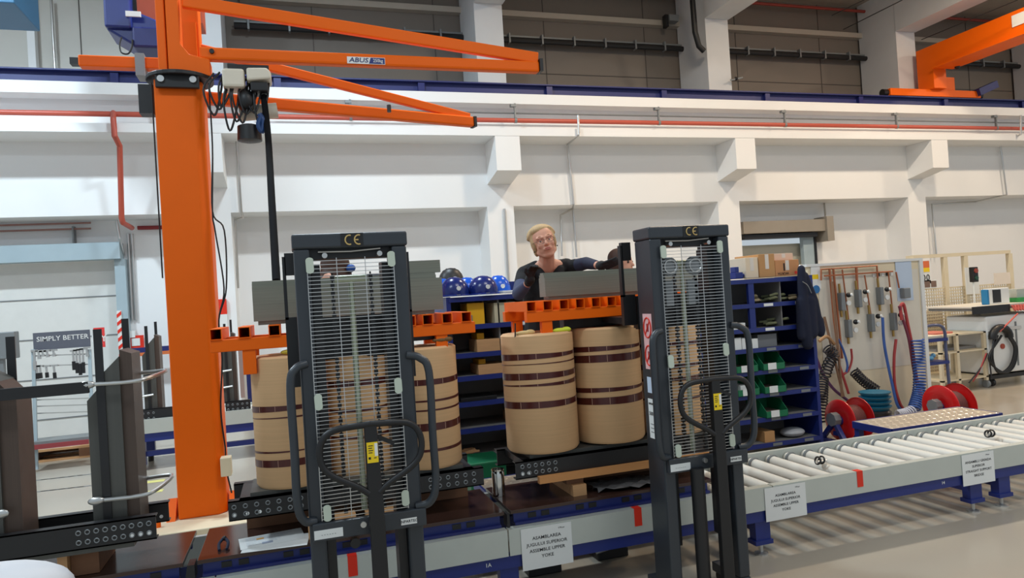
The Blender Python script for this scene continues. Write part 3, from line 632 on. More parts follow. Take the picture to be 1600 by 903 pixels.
for x0, x1, z, lb in ((1.50, 2.4, 1.42, 'dark upper clamp bar across the right coil stack, under the orange frame'), (.02, .84, 1.405, 'dark upper clamp bar across the left coil stack, behind the left stacker')):
    M().box(x0, x1, 3.80, 3.87, 1.392, z+.03).one('clamp_bar', BLKSTEEL, lb, 'clamp bar', 'dark upper clamp bars', bevel=.003)
for x, y, lb in ((1.75, 3.95, 'black floor roller unit under the conveyor beside the right stacker'), (1.30, 3.9, 'black floor roller unit under the conveyor behind the middle sign')):
    tt = thing('floor_drive', lb, 'drive unit', (x, y, 0), 'black units under the conveyor')
    M(tt).prism([(x-.1, 0), (x+.1, 0), (x+.1, .05), (x+.04, .1), (x-.06, .1), (x-.1, .06)], 'y', y-.08, y+.08).build('housing', BLACK, tt, bevel=.008); M(tt).cyl((x-.12, y-.1, .06), (x-.02, y-.1, .075), .008, n=8).build('lever', STEEL, tt)
# ================================================================ LEFT CORE FRAME (empty core legs clamped between black channels)
def limb(tt, x0, w, y0, z0, z1, dp=.2, strips=True, flip=False):
    def pz(u0, u1, ya, yb, za, zb, zc, mt_, nm):           # a stack with a chamfered top rising to the right
        g = M(tt); g.prism([(x0+w*u0, za), (x0+w*u1, za), (x0+w*u1, zc), (x0+w*u0, zb)], 'y', ya, yb); return g.build(nm, mt_, tt)
    if flip:
        pz(0, .3, y0+.02, y0+dp-.02, z0, z1, z1, CORE, 'core_stack'); pz(.3, .66, y0, y0+dp, z0, z1, z1-.05, CORE, 'core_stack'); pz(.66, 1.0, y0+.015, y0+dp-.015, z0, z1-.05, z1-.13, COREB, 'core_stack')
        M(tt).box(x0+w*.52, x0+w*.7, y0+dp+.001, y0+dp+.008, z0, z1+.14).build('tie_strip', BLKSTEEL, tt); return
    pz(0, .38, y0+.02, y0+dp-.02, z0, z1-.22, z1-.14, CORE, 'core_stack')
    pz(.38, .74, y0, y0+dp, z0, z1-.10, z1-.03, CORE, 'core_stack')
    pz(.74, 1.0, y0+.015, y0+dp-.015, z0, z1+.0, z1-.02, COREB, 'core_stack')
    if strips:
        M(tt).box(x0+w*.24, x0+w*.42, y0-.008, y0-.001, z0+.0, z1+.10).build('tie_strip', BLKSTEEL, tt); M(tt).box(x0+w*.6, x0+w*.76, y0+dp+.001, y0+dp+.008, z0, z1+.14).build('tie_strip', BLKSTEEL, tt)
def uclamp(tt, x, z, y, L, rise):
    M(tt).tube(arc([(x, y, z), (x+L*.55, y, z-.003), (x+L*.8, y+.02, z+.005), (x+L, y+.16, z+rise), (x+L*.85, y+.22, z+rise), (x+.03, y+.24, z+rise*.6)]), .009, 8).build('u_clamp', STEEL, tt, True)
    M(tt).ball((x-.01, y-.004, z), (.035, .012, .018), 12, 8).build('clamp_pad', STEEL, tt, True)
t = thing('core_frame', 'unfinished transformer core with dark upright legs at the left edge', 'transformer core', (-1.2, 3.72, .6))
YL = 3.58
for xa, zt_, w in ((P(130, 560, YL).x, 1.47, .19), (P(-64, 600, YL).x, 1.42, .2), (P(-200, 600, YL).x-.05, 1.3, .2)):
    limb(t, xa, w, YL, .66, zt_, .22, flip=xa < P(100, 560, YL).x)
channel(t, -2.0, P(243, 805, 3.5).x, 3.5, P(243, 842, 3.5).z, P(243, 805, 3.5).z, [(P(115, 830, 3.5).x, P(240, 830, 3.5).x, 9)], lit=[(P(200, 830, 3.5).x, P(240, 830, 3.5).x, 3)])
channel(t, -1.6, P(263, 785, 3.85).x, 3.85, .60, .695, [], lit=[(P(220, 800, 3.85).x, P(258, 800, 3.85).x, 3)])
M(t).box(-1.9, -.72, 3.51, 3.84, .6, .63).build('lower_yoke', CORE, t)
z = P(60, 612, 3.54).z; M(t).box(-1.9, P(138, 605, 3.54).x, 3.535, 3.56, z-.025, z+.025).build('clamp_bar', BLKSTEEL, t)
uclamp(t, P(140, 600, 3.55).x, P(140, 601, 3.55).z, 3.55, .28, .02); uclamp(t, P(155, 782, 3.55).x, P(155, 782, 3.55).z, 3.55, .27, .03)
M(t).ball(P(2, 803, 3.55), (.03, .012, .02), 10, 8).build('clamp_pad', STEEL, t, True)
for x0, x1, y0, z0, z1, mt_, lb in ((P(82, 880, 3.5).x, P(98, 880, 3.5).x, 3.56, .482, .59, WOOD, 'light pine block under the left core frame'), (P(99, 880, 3.5).x, P(145, 880, 3.5).x, 3.6, .482, .59, DWOOD, 'dark brown wooden beam under the left core frame')):
    M().box(x0, x1, y0, y0+.3, z0, z1).one('wood_block', mt_, lb, 'wood block', wg)
q = P(30, 905, 2.6)
g = M(); g.ball(q+Vector((-.09, 0, -.05)), (.24, .2, .10), 24, 14); g.ball(q+Vector((.04, .02, -.05)), (.10, .12, .075), 20, 12)
g.one('foam_bundle', BAG, 'rounded pale grey bundle at the bottom left corner of the picture', 'bundle', smooth=True)
# ================================================================ REAR LEFT CONVEYOR with two more cores
RYc = 8.3
t = thing('roller_conveyor', 'second blue conveyor with pale side panels behind the orange column', 'conveyor', (-.6, RYc, 0))
za, zb, zc = P(235, 655, RYc).z, P(235, 677, RYc).z, P(235, 690, RYc).z; zd, ze = P(235, 706, RYc).z, P(235, 714, RYc).z
for a, b in ((-1.9, -.9), (-.88, .3), (.32, 1.4)): M(t).box(a, b, RYc, RYc+.03, zb, za).build('side_panel', GALV, t)
M(t).box(-1.85, 1.4, RYc+.01, RYc+.06, zc, zb).build('front_beam', BLUE, t); M(t).box(-1.85, 1.4, RYc+.05, RYc+.1, ze, zd).build('lower_beam', BLUE, t)
M(t).box(-1.9, 1.4, RYc+.6, RYc+.64, zb, za).build('rear_panel', GALV, t); M(t).box(-1.88, 1.38, RYc+.05, RYc+.58, zb+.02, za-.02).build('bed', ROLL, t)
for x in (-1.6, .2, 1.3):
    for y in (RYc+.02, RYc+.54):
        M(t).box(x-.05, x+.05, y, y+.06, .06, zc).build('leg', BLUE, t); M(t).cyl((x, y+.03, 0), (x, y+.03, .06), .03, n=10).build('foot', BLACK, t)
def small_core(px0, px1, ytop, ybot, Yc, lb, bx0, bx1, by0, by1):
    a, b = P(px0, ybot, Yc), P(px1, ybot, Yc); zt_ = P(px0, ytop, Yc).z; z0 = P(px0, by0, Yc).z
    tt = thing('core_frame', lb, 'transformer core', (a.x, Yc, z0), 'small rear cores')
    limb(tt, a.x, b.x-a.x, Yc, z0-.02, zt_, .2)
    c0, c1 = P(bx0, by0, Yc-.06), P(bx1, by1, Yc-.06); channel(tt, c0.x, c1.x, Yc-.06, c1.z, P(bx0, by0, Yc-.06).z, [(c0.x, c0.x+.25, 5)])
    for zz in (.15, .33): M(tt).tube([(a.x-.12, Yc-.03, z0+zz), (a.x+.1, Yc-.03, z0+zz+.02)], .012, 8).build('u_clamp', STEEL, tt, True)
    M().box(c0.x+.12, c1.x-.05, Yc, Yc+.18, max(za, c1.z-.1), c1.z).one('wood_block', WOOD, 'pine block carrying the ' + lb.replace('small upright dark ', ''), 'wood block', wg)
small_core(226, 254, 524, 640, 8.45, 'small upright dark core on the rear conveyor left of the orange column', 203, 275, 642, 656)
small_core(350, 372, 520, 625, 8.45, 'small upright dark core on the rear conveyor right of the orange column', 352, 392, 628, 642)
M().box(P(374, 600, 8.3).x, P(378, 600, 8.3).x+.02, 8.4, 8.44, P(374, 622, 8.4).z, P(374, 548, 8.4).z).one('aluminium_post', STEEL, 'slim bright metal post on the rear conveyor right of the orange column', 'post')
# dumped pallets
for i, (x, y, lb) in enumerate(((-3.0, 9.65, 'wooden pallet on the floor near the tool rack at left'),)):
    tt = thing('wooden_pallet', lb, 'pallet', (x, y, 0))
    for k in range(5): M(tt).box(x-.7, x+.62, y-.05+k*.16, y+.07+k*.16, .12, .145).build('deck_board', WOOD, tt)
    for k in range(3): M(tt).box(x-.7+k*.6, x-.56+k*.6, y-.05, y+.7, .02, .12).build('block', DWOOD, tt)
    for k in range(3): M(tt).box(x-.7, x+.62, y-.05+k*.33, y+.05+k*.33, 0, .02).build('bottom_board', WOOD, tt)
    M(tt).box(x-.6, x+.5, y, y+.6, .145, .2).one('stretch_wrapped_panels', mat('pale_wrapped_panel', (196, 200, 206), .4, var=.15, scale=12), 'pale wrapped panels lying on the wooden pallet at left', 'panels')
# tool rack with sign
RK = 9.2
a, b, c_ = P(51, 520, RK), P(136, 548, RK), P(136, 515, RK)
t = thing('tool_rack', 'tool rack with hanging clamps and a grey board reading SIMPLY BETTER', 'tool rack', (a.x, RK, 0))
bd = M(t).box(a.x, P(140, 520, RK).x, RK, RK+.02, P(90, 545, RK).z, P(90, 518, RK).z).build('header_board', mat('slate_board', (92, 96, 108), .6), t)
q = P(98, 528, RK); M(t).text('SIMPLY BETTER', (q.x, RK-.002, q.z), .055).build('lettering', PAPER, bd)
bd = M(t).box(P(146, 520, RK).x, P(163, 520, RK).x, RK, RK+.02, P(152, 543, RK).z, P(152, 512, RK).z).build('red_board', mat('red_poster', (226, 60, 58), .6), t, label='red board')
q = P(155, 529, RK); M(t).text('RIY', (q.x, RK-.002, q.z), .08).build('lettering', PAPER, bd)
for px in (52, 140):
    M(t).bar(P(px, 546, RK), Vector((P(px+2, 546, RK).x, RK-.15, .02)), .035, .035).build('upright', LBLUEG, t)
for py in (556, 572, 625, 635, 646): M(t).bar(P(52, py, RK), P(140, py-3, RK), .012, .012).build('cross_bar', STEEL, t)
M(t).box(P(50, 660, RK).x, P(145, 660, RK).x, RK-.2, RK+.1, .3, .33).build('bottom_shelf', GREYM, t); M(t).box(P(50, 660, RK).x, P(145, 660, RK).x, RK-.22, RK-.2, .25, .3).build('hazard_edge', mat('dull_red_edge', (150, 60, 64), .6), t)
for i, (px, py, L, mt_, kd) in enumerate(((53, 548, 30, STEEL, 0), (60, 549, 12, STEEL, 0), (66, 549, 8, STEEL, 0), (73, 548, 10, STEEL, 0), (83, 547, 10, STEEL, 0), (57, 572, 20, BLACK, 1), (62, 572, 19, BLACK, 1), (72, 572, 18, BLACK, 1), (84, 571, 20, BLACK, 1), (114, 548, 30, STEEL, 1), (119, 547, 36, STEEL, 1), (124, 546, 40, STEEL, 1), (129, 545, 38, STEEL, 1), (135, 543, 14, STEEL, 0))):
    a = P(px, py, RK-.03); b = P(px+2, py+L, RK-.03)
    tt = thing('bar_clamp', '', 'clamp', (a.x, a.y, b.z), 'clamps hanging on the tool rack')
    tt['label'] = ('leftmost ', 'second ', 'third ', 'fourth ', 'fifth ', 'first ', 'second ', 'third ', 'fourth ', 'first ', 'second ', 'third ', 'fourth ', 'rightmost ')[i]+('short bright clamp on the upper bar of the tool rack' if kd == 0 else ('dark handled clamp on the lower bar of the tool rack' if mt_ is BLACK else 'long bright clamp in the right bunch on the tool rack'))
    M(tt).bar(a, b, .012, .02).build('bar', STEEL, tt); M(tt).bar(a.lerp(b, .55), b, .03, .03).build('handle', BLACK if kd else STEEL, tt); M(tt).bar(a+Vector((-.03, 0, 0)), a+Vector((.04, 0, 0)), .02, .02).build('jaw', STEEL, tt)
tt = thing('wall_cabinet', 'small grey box on the door wall at the left edge', 'box', P(8, 545, 9.8)); q = tt.location
M(tt).box(q.x-.15, q.x+.12, 9.75, 9.9, q.z-.12, q.z+.2).build('housing', GREYM, tt, bevel=.01); M(tt).box(q.x-.1, q.x-.02, 9.78, 9.86, 0, q.z-.12).build('stand', GREYM, tt)
# yellow floor marks
for i, (px, py) in enumerate(((205, 770), (243, 752), (240, 768))):
    q = at(px, py, Z=0); o = M().box(q.x-.08, q.x+.08, q.y-.05, q.y+.05, .0005, .002).one('floor_mark', mat('worn_yellow_paint', (214, 208, 128), .6), ('faded yellow floor patch touching the dark core leg', 'faded yellow floor patch nearest the orange column, upper one', 'faded yellow floor patch nearest the orange column, lower one')[i], 'floor marking', 'faded yellow floor marks')
for k in range(2):
    for jx in range(6):
        q = at(62+jx*14, 750+k*18-jx*1.6, Z=0); M().box(q.x-.07, q.x+.07, q.y-.015, q.y+.015, .0005, .0015).one('floor_mark', mat('grey_scuff', (110, 112, 114), .6), '%s dark floor dash in the %s row between the left core legs' % (('leftmost', 'second', 'third', 'fourth', 'fifth', 'rightmost')[jx], ('far', 'near')[k]), 'floor marking', 'dark dashes on the floor')
# ================================================================ LIFTING FRAMES AND YOKES
def lift_frame(x0, x1, zr, tubes, legs, rear_dx, label):
    tt = thing('lifting_jig', label, 'lifting frame', ((x0+x1)/2, 3.9, zr), 'orange lifting frames on the coils')
    M(tt).box(x0, x1, 3.70, 3.75, zr, zr+.06).build('front_rail', ORANGE, tt, bevel=.003)
    M(tt).box(x0+rear_dx, x1+rear_dx, 4.05, 4.10, zr, zr+.06).build('rear_rail', ORANGE, tt, bevel=.003)
    for x in tubes: M(tt).sq(x, 3.695, 4.12, zr+.06, zr+.115, .055).build('cross_tube', ORANGE, tt)
    for x in legs:
        for y, dx in ((3.705, 0), (4.055, rear_dx*3)): M(tt).box(x+dx, x+dx+.062, y, y+.04, zr-.12, zr).build('leg', ORANGE, tt, bevel=.002)
zA = P(440, 543, 3.70).z; xl, xr = P(328, 530, 3.7).x, P(742, 500, 3.7).x
lift_frame(xl, xr, zA, [xl+.0, xl+.13, xl+.27, xl+.42, xl+.6, xl+.78, xl+.95, xr-.285, xr-.18, xr-.075], [P(379, 560, 3.7).x, P(682, 530, 3.7).x], -.0, 'orange steel lifting frame behind the left stacker')
zB = P(853, 502, 3.70).z; xl, xr = P(823, 490, 3.7).x, P(1090, 490, 3.7).x
lift_frame(xl, xr, zB, [xl+.0+k*.098 for k in range(11)], [P(848, 515, 3.7).x, 2.2], -.02, 'orange steel lifting frame on top of the right coil stack')
def yoke(x0, x1, yc, z0, h, label, st=0):
    tt = thing('yoke_stack', label, 'yoke', ((x0+x1)/2, yc, z0), 'grey laminated yokes')
    M(tt).box(x0, x1, yc-.05, yc+.05, z0+.02, z0+h-.03).build('lamination_stack', LAM, tt)
    M(tt).box(x0+.02, x1-.02-st, yc-.04, yc+.04, z0, z0+.02).build('lamination_stack', LAM, tt)
    M(tt).box(x0, x1-st, yc-.04, yc+.04, z0+h-.03, z0+h-.012).build('lamination_stack', LAM, tt); M(tt).box(x0, x1-st, yc-.025, yc+.025, z0+h-.012, z0+h).build('lamination_stack', LAM, tt)
zk = zB+.116; yoke(P(850, 450, 3.85).x, 2.42, 3.88, zk, P(850, 429, 3.85).z-zk+.01, 'grey laminated yoke bar on the right lifting frame, held by the woman')
zk = zA+.116; yoke(P(395, 470, 3.85).x, P(690, 450, 3.85).x, 3.88, zk, P(690, 425, 3.85).z-zk, 'grey laminated yoke bar on the left lifting frame, behind the left stacker', .03)
zz_ = P(670, 408, 3.95).z
M().box(P(560, 420, 3.95).x+.16, P(683, 420, 3.95).x, 3.86, 3.90, P(690, 425, 3.85).z+.001, zz_).one('yoke_pack', LAM, 'small raised grey lamination pack at the right end of the left yoke', 'lamination pack')
# gloves lying at leg feet
for (px, py, mt_, lb) in ((455, 568, mat('olive_glove', (190, 170, 60), .8), 'small yellow rag at the foot of the left lifting frame'), (808+12, 545-8, mat('tan_rag', (206, 176, 120), .8), 'tan rag on the rim of the front coil left of the frame leg'), (876, 524, mat('lime_rag', (206, 220, 60), .7), 'lime yellow rag on the rim of the front coil right of the frame leg'), (690, 545, mat('brown_rag', (120, 88, 50), .8), 'brown rag at the foot of the left frame near the second coil')):
    q = P(px, py, 3.72); g = M(); g.ball((q.x, q.y, 1.392), (.05, .02, .014), 14, 8); g.ball((q.x+.035, q.y, 1.394), (.03, .022, .016), 12, 8); g.one('cloth_rag', mt_, lb, 'rag', 'rags on the coil tops', smooth=True)
for pts, lb in (([P(805, 505, 3.72), P(805, 527, 3.72)], 'thin dark rod standing on the front coil under the frame'),): pl('thin_rod', pts, .004, BLKSTEEL, lb, 'rod')
# ================================================================ STACKER TRUCKS
def stacker(cx, y0, label, two):
    t = thing('stacker_truck', label, 'stacker truck', (cx, y0, 0), 'dark grey manual stackers')
    X = lambda v: cx+v
    f = M(t)
    for s in (-1, 1):
        f.box(X(s*.225), X(s*.163), y0, y0+.17, .1, 1.84)
    fr = f.build('mast_channel', DGREY, t, bevel=.008)
    tb = M(t).box(X(-.23), X(.23), y0-.004, y0+.175, 1.84, 1.9).build('mast_crossbeam', DGREY, t, bevel=.008)
    M(t).box(X(-.04), X(.05), y0-.0055, y0-.0035, 1.842, 1.898).build('ce_plate', BLACK, tb)
    ce = M(t)
    for k, x in ((0, -.005), (1, .032)):
        ce.tube([(X(x)+.017*math.cos(a), y0-.007, 1.870+.019*math.sin(a)) for a in [math.radians(70+i*22) for i in range(11)]], .0028, 6)
    ce.box(X(.016), X(.031), y0-.008, y0-.006, 1.8675, 1.8725); ce.build('ce_mark', GOLD, tb, label='gold CE mark')
    g = M(t)
    for s in (-1, 1): g.box(X(s*.16), X(s*.125), y0+.05, y0+.15, .3, 1.78)
    g.box(X(-.163), X(.163), y0+.05, y0+.13, 1.80, 1.86); g.build('inner_mast', BLKSTEEL, t)
    M(t).tube([(X(-.13), y0+.02, 1.828), (X(0), y0+.02, 1.826), (X(.12), y0+.02, 1.834)], .004, 6).build('tie_rod', STEEL, t)
    for x in (-.105, .115): M(t).cyl((X(x), y0+.01, 1.812), (X(x), y0+.06, 1.812), .011, n=12).build('mast_roller', STEEL, t)
    M(t).cyl((X(.0), y0+.1, .75), (X(.0), y0+.1, 1.71), .0125, n=14).build('lift_cylinder', BRASS, t, True)
    M(t).cyl((X(-.065), y0+.1, 1.715), (X(.065), y0+.1, 1.715), .017, n=14).build('cylinder_head', BRASS, t, True)
    for x in ((-.085, .072) if not two else (-.06, .06)):
        z = .75; ch = M(t)
        while z < 1.72: ch.box(X(x), X(x)+.016, y0+.08, y0+.1, z, z+.02); ch.box(X(x)+.005, X(x)+.011, y0+.085, y0+.095, z+.018, z+.032); z += .031
        ch.build('lift_chain', BLKSTEEL, t)
    if two:
        for x in (-.095, .05):
            p = M(t); p.lathe([(.018, -.012), (.045, -.012), (.048, -.008), (.04, 0), (.048, .008), (.045, .012), (.018, .012)], (X(x), y0+.06, 1.70), 24, 'y'); p.build('chain_pulley', GREYM, t, True)
            M(t).tube([(X(x)+.034*math.cos(a), y0+.045, 1.70+.034*math.sin(a)) for a in [i*math.pi/10 for i in range(20)]], .005, 6, closed=True).build('pulley_rim', STEEL, t, True)
            M(t).box(X(x)-.03, X(x)+.03, y0+.08, y0+.1, 1.5, 1.63).build('chain_anchor', GREYM, t)
    # guard mesh
    g = M(t); z = .765
    while z < 1.80: g.box(X(-.178), X(.168), y0-.016, y0-.0135, z, z+.0026); z += .0155
    for x in (-.178, -.063, .05, .165): g.box(X(x), X(x)+.003, y0-.0135, y0-.011, .76, 1.80)
    g.build('guard_mesh', STEEL, t)
    for x, z, h in ((-.166, 1.772, .02), (.157, 1.785, .02), (-.164, 1.23, .02), (.154, 1.265, .02), (-.155, .79, .02), (.155, .805, .02)):
        c = M(t); c.prism([(X(x)+.0155*math.cos(a), z+(h if math.sin(a) > 0 else -h)+.012*math.sin(a)-(0)) for a in [i*math.pi/8 for i in range(16)]], 'y', y0-.024, y0-.016); c.build('guard_clip', GREENC, t)
    # cross plate with stickers
    cp = M(t); cp.box(X(-.215), X(.235), y0-.03, y0-.001, .685, .755); cp.build('cross_plate', DGREY, t, bevel=.004)
    s_ = M(t).box(X(-.21), X(-.1), y0-.032, y0-.0305, .695, .73).build('white_sticker', PAPER, t); M(t).text('- - - - - -', (X(-.155), y0-.0325, .712), .012).build('lettering', GREYM, s_)
    s_ = M(t).box(X(.13), X(.195), y0-.032, y0-.0305, .70, .725).build('maker_sticker', PAPER, t); M(t).text('INPARTEC', (X(.162), y0-.0325, .7125), .011, thick=.0003).build('lettering', INK, s_)
    M(t).cyl((X(-.02), y0-.045, .73), (X(-.02), y0-.03, .73), .012, n=12).build('plate_bolt', STEEL, t); M(t).cyl((X(-.055), y0-.04, .66), (X(-.055), y0-.01, .66), .02, n=12).build('knob', BLACK, t)
    # tiller
    p = M(t); p.prism([(X(.0), .1), (X(.062), .1), (X(.058), .8), (X(.048), 1.13), (X(.0), 1.13), (X(-.0), .8)], 'y', y0-.11, y0-.075); p.build('tiller_post', BLACK, t, bevel=.004)
    cxx = .024
    loop = arc([(X(cxx), y0-.1, 1.135), (X(cxx-.14), y0-.1, 1.125), (X(cxx-.19), y0-.1, 1.08), (X(cxx-.195), y0-.1, 1.01), (X(cxx-.16), y0-.1, .955), (X(cxx-.06), y0-.1, .895), (X(cxx-.02), y0-.1, .865)], 5)
    lp = M(t); lp.tube(loop, .0132, 10)
    lp.tube([Vector((2*X(cxx)-q.x, q.y, q.z)) for q in loop], .0132, 10); lp.build('tiller_handle', BLACK, t, True)
    M(t).bar((X(.05), y0-.085, 1.08), (X(.115), y0-.085, 1.045), .012, .016).build('release_lever', BLACK, t)
    yl = M(t).box(X(.004), X(.047), y0-.1125, y0-.1105, .985, 1.065).build('warning_label', YEL, t, label='yellow warning label'); il = M(t)
    for k in range(4): il.box(X(.01), X(.028-.003*(k % 2)), y0-.1132, y0-.1126, 1.05-k*.009, 1.053-k*.009)
    il.box(X(.009), X(.018), y0-.1132, y0-.1126, .999, 1.008); il.box(X(.03), X(.04), y0-.1132, y0-.1126, 1.002, 1.005); il.build('printed_marks', INK, yl)
    M(t).box(X(.034), X(.046), y0-.1133, y0-.1127, 1.01, 1.06).build('printed_column', PAPER, yl)
    M(t).box(X(-.02), X(.08), y0-.13, y0-.02, .06, .13).build('steer_yoke', BLKSTEEL, t, bevel=.01)
    if two: M(t).cyl((X(-.07), y0-.04, .1), (X(-.07), y0-.04, .70), .034, n=18).build('pump_cylinder', BLKSTEEL, t, True)
    # side grab handles
    for s, o in ((-1, .033), (1, .05)):
        M(t).tube(arc([(X(s*.2), y0-.005, 1.385), (X(s*(.225+o*.5)), y0-.02, 1.37), (X(s*(.232+o)), y0-.03, 1.31), (X(s*(.232+o)), y0-.03, 1.05), (X(s*(.232+o)), y0-.03, .85), (X(s*(.225+o*.6)), y0-.02, .775), (X(s*.2), y0-.005, .76)], 6), .0165, 12).build('grab_handle', DGREY, t, True)
    # load backrest, carriage and forks
    y1 = y0+.24
    for s in (-1, 1):
        b = M(t); b.box(X(s*.262), X(s*.21), y1, y1+.03, 1.75, 1.845); b.box(X(s*.272), X(s*.258), y1, y1+.03, 1.56, 1.83); b.box(X(s*.272), X(s*.2), y1, y1+.03, 1.41 if two else 1.27, 1.57)
        b.build('load_backrest_side', BLKSTEEL, t)
    c = M(t); c.box(X(-.195), X(.195), y1, y1+.03, 1.385, 1.56); c.build('fork_carriage', BLKSTEEL, t)
    for x in (-.19, .07):
        fk = M(t); fk.box(X(x), X(x)+.12, y1+.03, y1+.06, 1.39, 1.5); fk.prism([(y1+.06, FZ-.045), (y1+1.0, FZ-.02), (y1+1.0, FZ-.002), (y1+.06, FZ-.002)], 'x', X(x), X(x)+.12); fk.build('fork', BLKSTEEL, t)
    # straddle legs, wheels
    for s in (-1, 1):
        M(t).box(X(s*.225), X(s*.165), y0+.0, y0+.26, .05, .1).build('outrigger', DGREY, t, bevel=.004)
        M(t).cyl((X(s*.21), y0+.2, .035), (X(s*.17), y0+.2, .035), .035).build('load_wheel', BLACK, t, True)
        M(t).cyl((X(s*.21), y0+.05, .035), (X(s*.17), y0+.05, .035), .035).build('steer_wheel', BLACK, t, True)
    if two:
        xs = X(-.2255)
        pk = M(t).box(xs-.001, xs, y0+.035, y0+.125, 1.19, 1.47).build('prohibition_sticker', PINK, t, label='pink sticker with two red prohibition circles')
        for zc in (1.40, 1.26):
            M(t).tube([(xs-.002, y0+.08+.036*math.cos(a), zc+.05*math.sin(a)) for a in [i*math.pi/12 for i in range(24)]], .0042, 6, closed=True).build('red_circle', REDT, pk)
            M(t).bar((xs-.002, y0+.055, zc+.035), (xs-.002, y0+.105, zc-.035), .005, .005).build('red_bar', REDT, pk); M(t).box(xs-.0022, xs-.0012, y0+.07, y0+.09, zc-.02, zc+.02).build('figure', mat('dark_red_print', (150, 50, 60), .6), pk)
        M(t).box(xs-.001, xs, y0+.04, y0+.12, 1.07, 1.15).build('blue_sticker', mat('pale_blue_sticker', (200, 216, 236), .6), t)
        pk = M(t).box(xs-.001, xs, y0+.04, y0+.125, .84, 1.04).build('load_sticker', PAPER, t)
        M(t).text('INPARTEC', (xs-.002, y0+.082, 1.015), .011, '-x', thick=.0003).build('lettering', INK, pk)
        M(t).text('500 kg', (xs-.002, y0+.082, .965), .019, '-x', thick=.0003).build('lettering', INK, pk)
        for k in range(3): M(t).box(xs-.0018, xs-.001, y0+.05, y0+.11, .87+k*.02, .874+k*.02).build('printed_line', GREYM, pk)
    return t
FZ = zA
stacker(.247, 2.92, 'dark grey manual stacker truck on the left with wire guard and looped tiller', False)
FZ = zB
stacker(1.93, 3.1, 'dark grey manual stacker truck on the right with pink prohibition sticker', True)
# ================================================================ PEOPLE
def fingers(prims, palm, fwd, side, L, r, curl):
    up_ = fwd.cross(side).normalized()
    for i, (o, l) in enumerate(((-1.2, .85), (-.4, 1.0), (.4, .96), (1.2, .75))):
        b = palm+side*(o*r*1.9)+fwd*L*.45; a1 = b+(fwd*math.cos(curl*.5)-up_*math.sin(curl*.5))*L*.42*l; a2 = a1+(fwd*math.cos(curl)-up_*math.sin(curl))*L*.3*l; a3 = a2+(fwd*math.cos(curl*1.5)-up_*math.sin(curl*1.5))*L*.2*l
        prims += [('c', b, a1, r, r*.92), ('c', a1, a2, r*.92, r*.85), ('c', a2, a3, r*.85, r*.75)]
    b = palm-side*r*2.6+fwd*L*.05; a1 = b+(fwd*.6-side*.7)*L*.3; a2 = a1+(fwd*.9-side*.2)*L*.26
    prims += [('c', palm-side*r*1.5, a1, r*1.25, r*1.05), ('c', a1, a2, r*1.05, r*.85)]
    prims += [('c', palm-fwd*L*.35-side*r*1.2, palm+fwd*L*.45-side*r*1.9, r*1.15, r*1.1), ('c', palm-fwd*L*.35+side*r*1.2, palm+fwd*L*.45+side*r*2.1, r*1.15, r*1.05), ('c', palm-fwd*L*.35, palm+fwd*L*.4, r*1.3, r*1.2)]
V = Vector
